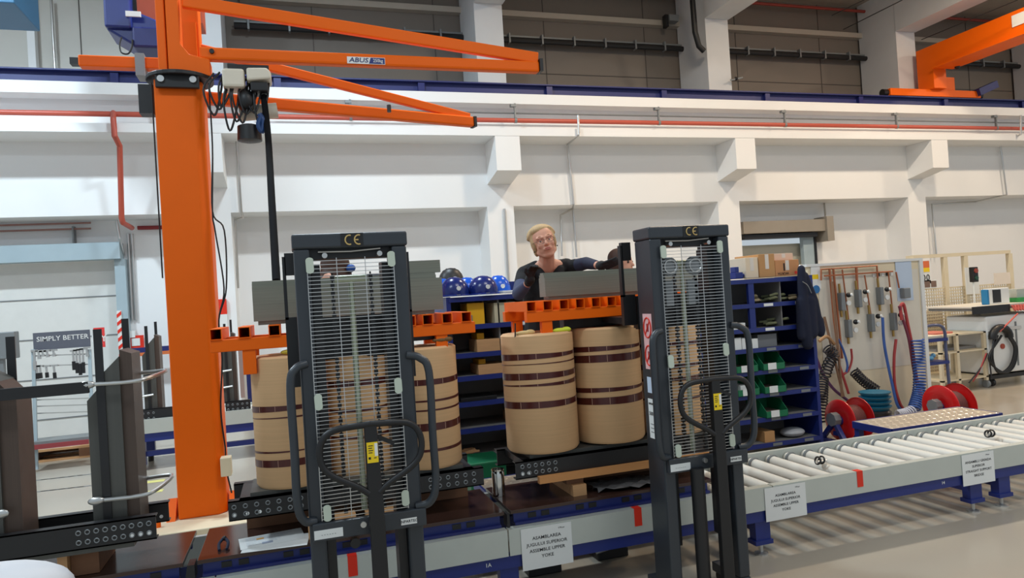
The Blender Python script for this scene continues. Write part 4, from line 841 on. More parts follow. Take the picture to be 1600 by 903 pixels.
def woman():
    hc = P(850, 379, 4.55)                                 # head centre
    root = thing('person', 'blonde woman in glasses, black V-neck top and black gloves leaning on the yoke', 'person', (hc.x-.02, 4.6, .35))
    # head frame: tilt and slight look down to the viewer's left
    Rh = Matrix.Rotation(math.radians(-13), 3, 'Z') @ Matrix.Rotation(math.radians(-2), 3, 'X') @ Matrix.Rotation(math.radians(-13), 3, 'Y')
    H = lambda x, y, z: hc+Rh @ V((x, y, z))
    hips = V((hc.x+.0, 4.74, 1.20)); chest = V((hc.x+.04, 4.66, 1.635)); neck = V((hc.x+.035, 4.62, 1.805))
    shL = V((hc.x-.14, 4.62, 1.735)); shR = V((hc.x+.20, 4.64, 1.775))
    elL = P(812, 447, 4.45)+V((-.01, 0, -.05)); wrL = P(826, 441, 4.3); elR = P(916, 411, 4.50); wrR = P(937, 415, 4.3)
    kL, kR = V((hc.x-.10, 4.66, .80)), V((hc.x+.12, 4.68, .80)); aL, aR = V((hc.x-.11, 4.70, .43)), V((hc.x+.13, 4.70, .43))
    Rm = Rh
    face = [('e', H(0, .012, .028), (.077, .095, .092), Rm), ('e', H(0, -.018, -.03), (.063, .07, .085), Rm), ('e', H(0, -.04, -.085), (.035, .034, .03), Rm),
        ('c', H(-.05, .0, -.06), H(-.018, -.05, -.09), .022, .02), ('c', H(.05, .0, -.06), H(.018, -.05, -.09), .022, .02),
        ('e', H(-.038, -.062, -.02), (.022, .02, .022), Rm), ('e', H(.038, -.062, -.02), (.022, .02, .022), Rm),
        ('c', H(0, -.083, .016), H(0, -.104, -.018), .007, .011), ('e', H(-.010, -.094, -.022), (.008, .009, .007), Rm), ('e', H(.010, -.094, -.022), (.008, .009, .007), Rm),
        ('c', H(-.05, -.068, .032), H(-.012, -.083, .030), .009, .009), ('c', H(.05, -.068, .032), H(.012, -.083, .030), .009, .009),
        ('c', H(-.02, -.082, -.05), H(.02, -.082, -.05), .010, .010),
        ('e', H(-.078, .01, -.005), (.010, .018, .03), Rm), ('e', H(.078, .01, -.005), (.010, .018, .03), Rm),
        ('c', H(0, .01, -.07), neck+V((0, .0, -.02)), .052, .058), ('c', H(-.03, -.01, -.085), neck+V((-.035, -.035, -.03)), .014, .014), ('c', H(.03, -.01, -.085), neck+V((.03, -.04, -.03)), .014, .014),
        ('c', neck, shL, .055, .045), ('c', neck, shR, .055, .045), ('e', chest, (.15, .095, .17)), ('c', chest, hips, .115, .12), ('e', hips+V((0, 0, -.06)), (.165, .11, .12)),
        ('c', shL, elL, .042, .034), ('c', elL, wrL, .034, .024), ('c', shR, elR, .042, .034), ('c', elR, wrR, .034, .024),
        ('c', hips+V((-.09, 0, -.08)), kL, .08, .052), ('c', kL, aL, .052, .036), ('c', hips+V((.09, 0, -.08)), kR, .08, .052), ('c', kR, aR, .052, .036),
        ('c', aL, aL+V((0, -.13, -.04)), .034, .026), ('c', aR, aR+V((0, -.13, -.04)), .034, .026)]
    blob(face, .0055, 'body', SKIN, root, 3)
    # eyes, brows, lips, glasses
    for s in (-1, 1):
        o = M(root).ball(H(s*.031, -.069, .010), .0105, 12, 8).build('eye', mat('eye_white', (225, 220, 214), .3), root, True)
        M(root).ball(H(s*.031-.002, -.0775, .007), .0045, 10, 6).build('iris', mat('dark_iris', (60, 50, 44), .2), o, True)
        M(root).ball(H(s*.031, -.0705, .0165), (.0145, .011, .0088), 12, 8, Rm).build('eyelid', mat('eyelid', (190, 128, 108), .6), root, True)
        M(root).tube([H(s*.05, -.07, .034), H(s*.033, -.08, .040), H(s*.015, -.084, .035)], .0028, 6).build('eyebrow', mat('brow', (150, 112, 78), .8), root, True)
        M(root).tube([H(s*.033+.026*math.cos(a), -.096+.008*abs(math.cos(a)), .006+.017*math.sin(a)) for a in [i*math.pi/10 for i in range(20)]], .0014, 5, closed=True).build('glasses_frame', mat('glasses_rim', (120, 90, 80), .4), root, True)
        M(root).tube([H(s*.059, -.09, .012), H(s*.08, -.03, .012), H(s*.083, .01, .01)], .0016, 5).build('glasses_temple', mat('glasses_rim', (120, 90, 80), .4), root, True)
        M(root).ball(H(s*.082, .0, -.045), .005, 8, 6).build('earring', BLACK, root, True)
    M(root).tube([H(-.008, -.1, .012), H(.008, -.1, .012)], .0014, 5).build('glasses_bridge', mat('glasses_rim', (120, 90, 80), .4), root, True)
    M(root).ball(H(0, -.0905, -.047), (.021, .006, .0045), 14, 8, Rm).build('upper_lip', LIP, root, True); M(root).ball(H(0, -.089, -.055), (.017, .006, .0055), 14, 8, Rm).build('lower_lip', LIP, root, True)
    # hair swept back
    hp = [('e', H(-.012, .006, .09), (.066, .068, .036), Rm), ('e', H(0, .035, .048), (.088, .085, .082), Rm), ('e', H(-.068, .025, .01), (.022, .05, .06), Rm), ('e', H(.068, .025, .01), (.022, .05, .06), Rm), ('e', H(-.066, .04, -.04), (.018, .035, .04), Rm), ('e', H(.066, .045, -.04), (.016, .035, .04), Rm), ('e', H(0, .07, -.02), (.075, .05, .08), Rm)]
    for k in range(15):
        a = -1.25+2.5*k/14
        hp.append(('c', H(.074*math.sin(a), -.036+.02*abs(a), .078+.024*math.cos(a)+.004*math.sin(k*2.3)), H(.09*math.sin(a*1.15), .05, .10*math.cos(a)+.024), .006, .016))
    hp += [('c', H(-.076, .0, .0), H(-.074, .015, -.07), .009, .004)]
    blob(hp, .006, 'hair', HAIR, root, 2)
    # clothing
    vest = [('c', chest+V((-.03, .02, -.04)), chest+V((.06, .01, .0)), .10, .10), ('e', chest+V((0, .01, -.02)), (.175, .115, .15)), ('c', neck+V((-.075, .015, -.01)), shL+V((.01, 0, .01)), .045, .062), ('c', neck+V((.075, .015, -.01)), shR+V((-.01, 0, .01)), .045, .062), ('c', neck+V((-.08, -.03, -.04)), neck+V((-.03, -.075, -.15)), .035, .04), ('c', neck+V((.085, -.03, -.04)), neck+V((.05, -.075, -.15)), .035, .04),
        ('c', neck+V((-.07, -.02, -.05)), chest+V((-.03, -.06, .0)), .038, .05), ('c', neck+V((.075, -.02, -.05)), chest+V((.05, -.06, .0)), .038, .05),
        ('c', shL, shL.lerp(elL, .45), .056, .052), ('c', shR, shR.lerp(elR, .45), .056, .052), ('c', neck+V((-.05, .05, -.02)), neck+V((.05, .05, -.02)), .03, .03),
        ('c', chest, hips, .135, .14), ('e', hips+V((0, 0, -.04)), (.18, .13, .12))]
    blob(vest, .008, 'vneck_top', BLKCL, root, 5)
    blob([('c', shL.lerp(elL, .4), elL, .05, .046), ('c', elL, elL.lerp(wrL, .7), .046, .036)], .007, 'sleeve', GREYCL, root, 4)
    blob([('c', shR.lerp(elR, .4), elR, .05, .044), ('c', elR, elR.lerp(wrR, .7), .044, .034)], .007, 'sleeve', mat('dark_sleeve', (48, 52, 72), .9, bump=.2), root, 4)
    tr = [('e', hips+V((0, 0, -.1)), (.175, .125, .12)), ('c', hips+V((-.09, 0, -.08)), kL, .095, .066), ('c', kL, aL, .066, .054), ('c', hips+V((.09, 0, -.08)), kR, .095, .066), ('c', kR, aR, .066, .054)]
    blob(tr, .01, 'trousers', NAVY, root, 4)
    for a in (aL, aR): blob([('c', a+V((0, .03, -.035)), a+V((0, -.15, -.045)), .042, .036)], .008, 'shoe', BLACK, root, 3)
    hl = []; fingers(hl, P(829, 431, 4.22), V((.25, -.25, .9)).normalized(), V((.9, .1, -.2)).normalized(), .085, .0095, 1.2); hl.append(('c', wrL, P(828, 437, 4.24), .03, .034))
    blob(hl, .0045, 'glove', mat('black_glove', (20, 20, 22), .8, bump=.2), root, 1)
    hr = []; fingers(hr, P(944, 414, 4.22), V((.55, -.75, .1)).normalized(), V((-.45, -.2, .85)).normalized(), .085, .0095, .7); hr.append(('c', wrR, P(940, 415, 4.25), .03, .034))
    blob(hr, .0045, 'glove', mat('black_glove', (20, 20, 22), .8, bump=.2), root, 1)
woman()
def coworker(hc, yb, lookz, hair, lab, arms, zf=.0, bend=.1):
    root = thing('person', lab, 'person', (hc.x, yb, zf))
    Rm = Matrix.Rotation(lookz, 3, 'Z'); H = lambda x, y, z: hc+Rm @ V((x, y, z))
    neck = V((hc.x, hc.y+.05+bend*.3, hc.z-.18)); chest = V((hc.x, hc.y+.08+bend*.5, hc.z-.38)); hips = V((hc.x, yb, (hc.z-zf)*.55+zf)); kz = zf+.48
    pr = [('e', H(0, .01, .02), (.077, .095, .095), Rm), ('e', H(0, -.02, -.035), (.06, .068, .08), Rm), ('c', H(0, -.085, .012), H(0, -.103, -.02), .007, .011), ('c', H(0, .01, -.07), neck, .05, .055),
        ('e', H(-.078, .01, -.005), (.01, .018, .028), Rm), ('e', H(.078, .01, -.005), (.01, .018, .028), Rm), ('c', H(-.02, -.082, -.052), H(.02, -.082, -.052), .009, .009),
        ('c', neck, V((hc.x-.18, chest.y, hc.z-.25)), .05, .045), ('c', neck, V((hc.x+.18, chest.y, hc.z-.25)), .05, .045), ('e', chest, (.16, .1, .18)), ('c', chest, hips, .12, .13)]
    sl = []
    for s, e_, w_ in ((-1, arms[0], arms[1]), (1, arms[2], arms[3])):
        sh = V((hc.x+s*.18, chest.y, hc.z-.26)); pr += [('c', sh, e_, .04, .034), ('c', e_, w_, .034, .025)]; fingers(pr, w_+(w_-e_).normalized()*.05, (w_-e_).normalized(), V((0, .3, 1)).normalized(), .08, .009, .5)
        sl += [('c', sh, e_, .055, .047), ('c', e_, e_.lerp(w_, .8), .047, .036)]
        kn, an = V((hc.x+s*.1, yb-.03, kz)), V((hc.x+s*.11, yb, zf+.07)); pr += [('c', hips+V((s*.08, 0, -.05)), kn, .08, .052), ('c', kn, an, .052, .036), ('c', an, an+V((0, -.14, -.03)), .032, .024)]
    blob(pr, .007, 'body', SKIN, root, 3)
    for s in (-1, 1): M(root).ball(H(s*.031, -.072, .01), .011, 10, 8).build('eye', mat('dark_iris', (60, 50, 44), .2), root, True)
    blob([('e', H(0, .035, .05), (.09, .085, .08), Rm), ('e', H(0, .07, -.03), (.08, .06, .09), Rm), ('e', H(-.075, .02, -.01), (.02, .05, .07), Rm), ('e', H(.075, .02, -.01), (.02, .05, .07), Rm)], .007, 'hair', hair, root, 2)
    blob(sl+[('e', chest, (.185, .125, .2)), ('c', chest, hips, .14, .15), ('c', V((hc.x-.15, chest.y, hc.z-.25)), V((hc.x+.15, chest.y, hc.z-.25)), .06, .06)], .01, 'shirt', mat('dark_navy_shirt', (28, 30, 44), .9, bump=.2), root, 4)
    tr = []
    for s in (-1, 1): tr += [('c', hips+V((s*.08, 0, -.02)), V((hc.x+s*.1, yb-.03, kz)), .1, .066), ('c', V((hc.x+s*.1, yb-.03, kz)), V((hc.x+s*.11, yb, zf+.09)), .066, .055)]
    blob(tr, .011, 'trousers', NAVY, root, 4)
    for s in (-1, 1): M(root).ball((hc.x+s*.11, yb-.06, zf+.045), (.045, .13, .042), 12, 8).build('shoe', BLACK, root, True)
h2 = P(972, 412, 5.2)
coworker(h2, 5.3, math.radians(35), DHAIR, 'coworker with brown hair half hidden behind the right stacker mast', (h2+V((-.2, -.1, -.5)), h2+V((-.1, -.4, -.5)), h2+V((.25, -.1, -.5)), h2+V((.1, -.4, -.5))), 0, .05)
h3 = P(526, 426, 4.5)
coworker(h3, 4.75, math.radians(165), DHAIR, 'coworker with brown hair bending behind the left yoke, seen through the guard mesh', (P(498, 450, 4.4), P(505, 440, 4.2), P(575, 440, 4.4), P(595, 436, 4.2)), 0, .15)
q = P(548, 419, 4.42); M().ball(q, (.03, .03, .025), 14, 10).one('hat', mat('cap_blue', (44, 92, 170), .6), 'small blue cap beside the bent head behind the left stacker mesh', 'cap', smooth=True)
# ================================================================ SHELVING behind the coils
SY, SD = 5.5, .5
zt = 1.625
sh = thing('shelf_unit', 'long blue steel shelving behind the coils, open compartments', 'shelf', (2.9, SY+.25, 0))
xA, xB = P(706, 560, SY).x, P(1276, 570, SY).x
bays = [xA, xA+.86, xA+1.72, xA+2.45, xB]
zs = [round(P(1220, y, SY).z, 3) for y in (434, 472, 510, 541, 576, 612, 650, 690)]
for x in (bays[0], bays[2], bays[3], bays[4]): M(sh).box(x-.018, x+.018, SY, SY+SD, 0, zt).build('side_panel', BLUE, sh)
M(sh).box(bays[1]-.01, bays[1]+.01, SY+.02, SY+SD, 0, zt).build('divider', SHELFG, sh)
M(sh).box(xA, xB, SY+SD, SY+SD+.01, .05, zt-.03).build('back_panel', SHELFG, sh)
for i, z in enumerate(zs):
    b = M(sh); b.box(xA, xB, SY+.01, SY+SD, z-.012, z); o = b.build('shelf_board', SHELFG if i else BLUE, sh)
    M(sh).box(xA, xB, SY-.008, SY+.009, z-.035, z+.004).build('front_lip', BLUE, o)
    if i:
        for x in (xA+.6, xA+1.4, xB-.55, xB-.2): M(sh).box(x, x+.1, SY-.011, SY-.0085, z-.028, z-.002).build('label_holder', PAPER if i in (1, 2) else GREYM, o)
for x in (xA+.42, xA+.64, xB-.33): M(sh).box(x-.006, x+.006, SY+.03, SY+SD, zs[2], zs[0]-.035).build('divider', SHELFG, sh)
M(sh).box(xB-.7, xB-.64, SY-.0, SY+.03, zs[2], zs[0]-.035).build('divider', BLUE, sh)
# yellow back boxes, papers, wood pieces
def bx(nm, x0, x1, y0, y1, z0, z1, mt_, lb, cat, grp=None, bev=.003): return M().box(x0, x1, y0, y1, z0, z1).one(nm, mt_, lb, cat, grp, bevel=bev)
q0, q1 = P(728, 490, SY+.1), P(753, 468, SY+.1)
bx('storage_box', q0.x, q1.x, SY+.05, SY+.3, zs[1]+.001, zs[0]-.05, YELP, 'yellow box in the top compartment of the shelf left of the front coil', 'box')
q0, q1 = P(745, 520, SY+.1), P(756, 520, SY+.1)
bx('storage_box', q0.x, q1.x, SY+.1, SY+.3, zs[2]+.001, zs[2]+.15, YELP, 'narrow yellow box on the second compartment row of the shelf', 'box')
bx('storage_box', q0.x, q1.x, SY+.1, SY+.3, zs[3]+.001, zs[3]+.12, YELP, 'narrow yellow box on the third compartment row of the shelf', 'box')
for (x, w, i, mt_, h, lb) in ((xA+.22, .22, 2, WOOD, .1, 'wooden tray in the second row of the left shelf compartments'), (xA+.22, .24, 3, WOOD, .08, 'wooden tray in the third row of the left shelf compartments'),
    (xA+.06, .3, 4, BLKSTEEL, .03, 'dark flat bars in the fourth row of the left shelf compartments'), (xA+.62, .2, 4, CARD, .06, 'brown carton in the fourth row of the left shelf compartments'), (xA+.66, .16, 5, CARD, .13, 'tall brown carton in the fifth row of the left shelf'), (xA+.48, .12, 5, WOOD, .07, 'pine offcuts in the fifth row of the left shelf'), (xA+.62, .2, 6, CARD, .1, 'brown carton in the sixth row of the left shelf')):
    bx('shelf_box', x, x+w, SY+.03, SY+.3, zs[i]+.001, zs[i]+.001+h, mt_, lb, 'box')
for i, (px, py) in enumerate(((735, 708),)):
    q = P(px, py, SY+.05); g = M()
    for k in range(9): g.bar((q.x-.05+random.uniform(-.02, .02), SY+.03+k*.012, zs[6]+.015+random.uniform(0, .03)), (q.x+.05+random.uniform(-.03, .03), SY+.05+k*.012, zs[6]+.02+random.uniform(0, .03)), .015, .015)
    g.one('wood_offcuts', WOOD, 'small heap of pale wood offcuts in the lowest left shelf', 'offcuts', kind='stuff')
tt = thing('cable_bundle', 'grey cables lying in the second compartment row of the shelf', 'cables', (xA+.7, SY+.1, zs[1]))
for k in range(5): M(tt).tube(arc([(xA+.45, SY+.05+k*.03, zs[1]+.01+k*.004), (xA+.62, SY+.03+k*.03, zs[1]+.02+k*.01), (xA+.85, SY+.06+k*.02, zs[1]+.05+k*.02)]), .006, 6).build('cable', GREYM, tt, True)
bx('grey_divider_box', xA+.02, xA+.2, SY+.04, SY+.3, zs[1]+.001, zs[1]+.08, GREYM, 'low grey box at the left end of the top shelf compartment', 'box')
bx('storage_box', P(790, 480, SY+.1).x-.12, P(790, 480, SY+.1).x+.06, SY+.03, SY+.3, zs[1]+.001, zs[0]-.06, mat('beige_box', (200, 190, 160), .6), 'beige box in the top compartment just left of the woman', 'box')
bx('green_crate', P(725, 725, 5.3).x, P(780, 725, 5.3).x, 5.1, 5.45, .0, P(725, 717, 5.3).z, GBIN, 'dark green crate on the floor under the shelf, left of the metal can', 'crate', bev=.01)
# helmets on top
def helmet(c, r, mt_, label, rz, two=False):
    tt = thing('safety_helmet', label, 'helmet', c, 'safety helmets on the shelf')
    g = M(tt); g.lathe([(r*1.0, .0), (r*1.02, .02), (r*.98, .06), (r*.86, .1), (r*.62, .135), (r*.3, .152), (.005, .156)], c, 28); o = g.build('shell', mt_, tt, True)
    g = M(tt)
    for k in (-1, 0, 1): g.tube([(c[0]+k*.035, c[1]-r*.9*math.cos(a), c[2]+.02+.128*math.sin(a)) for a in [math.radians(30+i*12) for i in range(11)]], .006, 6)
    g.build('ridge', mt_, o, True)
    g = M(tt); g.lathe([(r*.98, .012), (r*1.16, .004), (r*1.17, 0), (r*.98, .0)], (c[0]-.0, c[1]-.02, c[2]), 28); g.build('brim', mt_, tt, True)
    M(tt).cyl((c[0]+.01, c[1]-r*1.02, c[2]+.06), (c[0]+.01, c[1]-r*.95, c[2]+.06), .018, n=14).build('badge', PAPER, tt)
    M(tt).box(c[0]-.015, c[0]+.015, c[1]-r*1.25, c[1]-r*1.05, c[2]-.0, c[2]+.012).build('chin_clip', GREYM, tt)
    return tt
zz = zt+.006
for px, dy, r, mt_, lb in ((690, .3, .10, HELML, 'bright blue helmet at the left end of the row, beside the yoke'), (710, .12, .12, HELM, 'navy blue helmet, first large one in the row'), (730, .34, .105, HELML, 'bright blue helmet partly hidden behind the first navy one'), (755, .12, .122, HELM, 'navy blue helmet, second large one in the row'), (779, .26, .105, HELML, 'bright blue helmet at the right end of the row, near the woman')):
    q = P(px, 455, SY+dy); helmet((q.x, SY+dy, zz), r, mt_, lb, 0)
q = P(697, 440, SY+.4); helmet((q.x+.05, SY+.42, zz+.09), .11, BLACK, 'black helmet raised behind the first navy helmet', 0); M().box(q.x-.04, q.x+.14, SY+.36, SY+.48, zz, zz+.088).one('helmet_box', GREYM, 'grey box under the black helmet', 'box')
tt = thing('spring_stand', 'small grey wire coil standing behind the helmets', 'wire coil', (P(735, 450, SY+.42).x, SY+.42, zz))
for k in range(6): M(tt).tube([(tt.location.x+.035*math.cos(a), SY+.42+.035*math.sin(a), zz+.02+k*.02) for a in [i*math.pi/6 for i in range(12)]], .004, 5, closed=True).build('ring', GREYM, tt, True)
bx('paper_pile', P(800, 455, SY+.1).x-.1, P(800, 455, SY+.1).x+.08, SY+.03, SY+.22, zz, zz+.02, PAPER, 'small pile of papers on the shelf top beside the woman', 'papers')
M().bar((P(790, 447, SY+.4).x, SY+.42, zz+.05), (P(830, 446, SY+.4).x, SY+.42, zz+.05), .05, .1).one('blue_rail', BLUE, 'blue steel ledge behind the helmets near the woman', 'rail')
# cartons and vise on the right end
q = P(1152, 433, SY+.1); tt = thing('blue_vise', 'small blue clamp block on the shelf top left of the cartons', 'vise', (q.x, SY+.1, zz))
M(tt).box(q.x-.05, q.x+.03, SY+.05, SY+.15, zz, zz+.06).build('body', BLUE, tt, bevel=.006); M(tt).box(q.x-.045, q.x-.005, SY+.06, SY+.14, zz+.06, zz+.11).build('jaw', BLUE, tt, bevel=.004); M(tt).cyl((q.x+.03, SY+.1, zz+.03), (q.x+.1, SY+.1, zz+.03), .015, n=10).build('screw', BLUE, tt)
cx = [P(x, 430, SY+.08).x for x in (1164, 1184, 1209, 1246)]; h = [P(1180, y, SY+.08).z for y in (396, 391, 405)]
def carton(x0, x1, y0, y1, z0, z1, mt_, lb, tape):
    tt = thing('carton', lb, 'carton', ((x0+x1)/2, (y0+y1)/2, z0), 'cartons on the shelf top'); M(tt).box(x0, x1, y0, y1, z0, z1).build('box', mt_, tt, bevel=.003)
    M(tt).box((x0+x1)/2-.02, (x0+x1)/2+.02, y0-.0015, y0-.0003, z0+(z1-z0)*.35, z1-.003).build('tape', TAPEW, tt)
    M(tt).hexa([(x0, y0, z1), (x1, y0, z1), (x1, y0+.004, z1), (x0, y0+.004, z1), (x0+.01, y0-.05, z1+.05), (x1-.01, y0-.05, z1+.05), (x1-.01, y0-.046, z1+.05), (x0+.01, y0-.046, z1+.05)]).build('flap', mt_, tt) if tape else None
    return tt
carton(cx[0], cx[1]-.004, SY+.06, SY+.4, zz, zz+.19, mat('pale_carton', (226, 206, 178), .7), 'pale carton wrapped in white tape, leftmost on the shelf top', False)
carton(cx[1], cx[2]-.004, SY+.05, SY+.42, zz, zz+.215, CARD, 'plain brown carton in the middle on the shelf top', False)
tt = carton(cx[2], cx[3], SY+.05, SY+.42, zz, zz+.15, mat('reddish_carton', (196, 138, 92), .8), 'brown carton with upside-down printed name, rightmost on the shelf top', False)
M(tt).text('WÜRTH', (cx[2]+.085, SY+.048, zz+.026), .024, rot=math.pi, thick=.0004).build('lettering', INK, tt); M(tt).box(cx[3]-.055, cx[3]-.028, SY+.0475, SY+.0485, zz+.015, zz+.04).build('logo', REDT, tt)
M(tt).box(cx[2]+.09, cx[2]+.105, SY+.0475, SY+.0485, zz+.05, zz+.12).build('arrow_label', INK, tt)
carton(cx[2]+.03, cx[3]-.02, SY+.1, SY+.4, zz+.151, zz+.215, mat('pinkish_carton', (222, 190, 166), .8), 'flat pale carton lying on the printed carton', False)
# right bay contents
def rope(cx_, i, n, mt_, lb):
    g = M()
    for k in range(n):
        x = cx_+random.uniform(-.1, .1); y = SY+.1+random.uniform(-.03, .1); z = zs[i]+.02+random.uniform(0, .045)
        g.tube(arc([(x-.05, y, z), (x, y-.03, z+random.uniform(0, .02)), (x+.05, y+.02, z), (x, y+.05, z-.005)]), .011, 6)
    return g.one('rope_bundle', mt_, lb, 'rope', smooth=True, kind='stuff')
RP = mat('tan_rope', (176, 158, 124), .8, var=.3, scale=30)
rope(P(1190, 465, SY).x, 1, 5, RP, 'tan rope bundle in the top row of the right shelf, left heap'); rope(P(1218, 462, SY).x, 1, 8, mat('olive_rope', (120, 122, 90), .8, var=.3), 'olive rope heap in the top row of the right shelf'); rope(P(1243, 463, SY).x, 1, 4, RP, 'tan rope bundle at the right end of the top row')
rope(P(1225, 502, SY).x, 2, 9, mat('olive_rope', (120, 122, 90), .8, var=.3), 'olive rope heap in the second row of the right shelf')
for i, (x0, x1, r, hh, lb) in enumerate(((1147, 1162, 3, .11, 'left white carton in the third row, behind the right grab handle'), (1163, 1176, 3, .105, 'right white carton in the third row, behind the right grab handle'), (1177, 1188, 3, .09, 'narrow white carton in the third row of the right shelf'), (1143, 1158, 2, .07, 'left white carton in the second row of the right shelf'), (1160, 1170, 2, .06, 'right white carton in the second row of the right shelf'), (1156, 1170, 5, .09, 'white carton in the fifth row behind the grab handle'))):
    bx('small_carton', P(x0, 540, SY).x, P(x1, 540, SY).x, SY+.03, SY+.2, zs[r]+.001, zs[r]+hh, MWHITE, lb, 'carton', 'small white cartons on the right shelf')
bx('glass_box', P(1190, 540, SY).x, P(1220, 540, SY).x, SY+.05, SY+.25, zs[3]+.001, zs[3]+.12, mat('smoky_box', (110, 112, 116), .4), 'smoky grey box in the third row of the right shelf', 'box')
bx('brown_carton', P(1198, 680, SY).x, P(1214, 680, SY).x, SY+.03, SY+.25, zs[7]+.001, zs[7]+.1, CARD, 'small brown carton in the lowest row of the right shelf', 'carton')
def bin_(x0, x1, i, lb):
    z = zs[i]+.001; tt = thing('picking_bin', lb, 'bin', ((x0+x1)/2, SY+.1, z), 'green picking bins'); y0 = SY-.03; y1 = SY+.27; g = M(tt)
    g.box(x0, x1, y0, y1, z, z+.006); g.box(x0, x1, y0, y0+.006, z, z+.06); g.box(x0, x1, y1-.006, y1, z, z+.14)
    for x in (x0, x1-.006): g.prism([(y0, z), (y1, z), (y1, z+.15), (y0+.1, z+.15), (y0, z+.06)], 'x', x, x+.006)
    g.build('tub', GBIN, tt, bevel=.002); M(tt).box(x0+.05, x0+.14, y0-.003, y0-.0005, z+.005, z+.065).build('label_card', PAPER, tt); M(tt).box(x0+.02, x1-.02, y0+.02, y1-.03, z+.006, z+.045).build('contents', mat('mixed_hardware', (110, 96, 84), .7, var=.4, scale=40), tt)
for i in (4, 5, 6):
    for (a, b, nm) in ((1148, 1182, 'left'), (1190, 1224, 'right')):
        if i == 6 and nm == 'left': continue
        bin_(P(a, 580, SY).x, P(b, 580, SY).x, i, 'green picking bin, %s one in the %s row of bins' % (nm, {4: 'top', 5: 'middle', 6: 'bottom'}[i]))
q = P(1240, 672, SY+.1); g = M(); g.ball((q.x, SY+.12, zs[7]+.045), (.12, .1, .045), 18, 10); g.one('plastic_bag', mat('clear_bag', (170, 172, 176), .3, var=.15, scale=20, bump=.6), 'crumpled clear plastic bag in the lowest row of the right shelf', 'bag', smooth=True)
# jacket hanging at the right end of the shelf
jx = P(1262, 470, SY-.05); g = []
A = lambda x, y, d=-.06: P(x, y, SY+d)
g = [('c', A(1252, 420), A(1256, 500), .035, .06), ('c', A(1256, 500), A(1262, 538), .06, .05), ('c', A(1258, 430), A(1270, 470), .03, .05), ('c', A(1270, 470), A(1282, 520), .05, .04), ('c', A(1264, 470), A(1268, 520), .06, .06), ('c', A(1280, 500), A(1284, 516), .04, .035), ('c', A(1251, 470), A(1252, 525), .045, .04)]
tt = thing('hanging_jacket', 'navy work jacket hanging on the right end of the blue shelf', 'jacket', (jx.x, SY-.06, jx.z-.3))
blob(g, .009, 'jacket_cloth', NAVY, tt, 5); M(tt).tube(arc([A(1254, 440, -.11), A(1262, 446, -.125), A(1268, 458, -.125)]), .004, 6).build('reflective_piping', GREYM, tt)
M(tt).ball(A(1251, 416, -.0), .02, 8, 6).build('hook', STEEL, tt)
# ================================================================ GAS BOARD AND HOSES
GY = 6.4
t = thing('gas_board', 'cream board with copper pipes and a row of gas regulators', 'gas board', (6.1, GY, 0))
g0, g1 = P(1262, 418, GY), P(1434, 402, GY)
M(t).box(g0.x, g1.x, GY, GY+.04, .0, P(1350, 410, GY).z).build('board', CREAM, t); M(t).box(g0.x-.03, g1.x+.0, GY-.02, GY+.05, P(1350, 412, GY).z, P(1350, 408, GY).z).build('top_rail', MWHITE, t)
M(t).box(g0.x+.12, g1.x-.02, GY-.006, GY-.001, P(1350, 578, GY).z, P(1350, 425, GY).z).build('upper_sheet', mat('ivory_sheet', (216, 210, 196), .5), t)
M(t).box(g1.x-.0, g1.x+.05, GY-.02, GY+.05, 0, P(1350, 408, GY).z).build('end_post', MWHITE, t)
M(t).box(P(1399, 430, GY).x, P(1424, 430, GY).x, GY-.01, GY-.006, P(1410, 470, GY).z, P(1410, 406, GY).z).build('blue_sheet', mat('pale_blue_sheet', (190, 206, 226), .5), t)
for (pts, r) in (([(1283, 438), (1283, 421), (1370, 415), (1373, 455)], .011), ([(1296, 420), (1303, 500), (1312, 560)], .012), ([(1302, 419), (1310, 500), (1316, 560)], .012), ([(1338, 418), (1340, 458)], .014), ([(1288, 431), (1395, 424)], .009), ([(1316, 421), (1326, 500)], .008), ([(1351, 430), (1362, 500)], .008), ([(1388, 425), (1396, 498)], .008), ([(1400, 425), (1405, 450)], .009)):
    M(t).tube([P(x, y, GY-.04) for x, y in pts], r, 8).build('copper_pipe', COPPER, t, True)
for (x, y) in ((1319, 471), (1345, 466), (1379, 462), (1330, 513), (1365, 504), (1400, 502)):
    q = P(x, y, GY-.05); s_ = .052
    b = M(t).box(q.x-s_*1.0, q.x-s_*.1, GY-.08, GY-.006, q.z-.1, q.z+.1).build('regulator', GREYM, t, bevel=.008)
    M(t).ball((q.x+.03, GY-.09, q.z+.07), .028, 12, 8).build('knob', BLACK, b, True); M(t).cyl((q.x+.045, GY-.11, q.z+.072), (q.x+.052, GY-.125, q.z+.074), .018, n=12).build('knob_cap', PAPER, b)
    M(t).cyl((q.x+.035, GY-.07, q.z-.02), (q.x+.035, GY-.085, q.z-.02), .028, n=18).build('gauge', MWHITE, b, True); M(t).cyl((q.x-.04, GY-.04, q.z-.17), (q.x-.04, GY-.04, q.z-.1), .014, n=8).build('outlet', mat('brass_fitting', (170, 140, 80), .35, .6), b)
    M(t).cyl((q.x-.04, GY-.04, q.z+.1), (q.x-.045, GY-.04, q.z+.2), .013, n=8).build('inlet', mat('brass_fitting', (170, 140, 80), .35, .6), b)
M(t).box(P(1404, 450, GY).x, P(1414, 450, GY).x, GY-.08, GY-.006, P(1408, 466, GY).z, P(1408, 450, GY).z).build('filter_bowl', GREYM, t, bevel=.01)
q = P(1274, 436, GY-.0); a = M(t).box(q.x-.06, q.x+.06, GY-.012, GY-.004, q.z-.11, q.z+.14).build('notice', PAPER, t); M(t).box(q.x-.05, q.x+.03, GY-.014, GY-.012, q.z+.0, q.z+.05).build('yellow_mark', YEL, a)
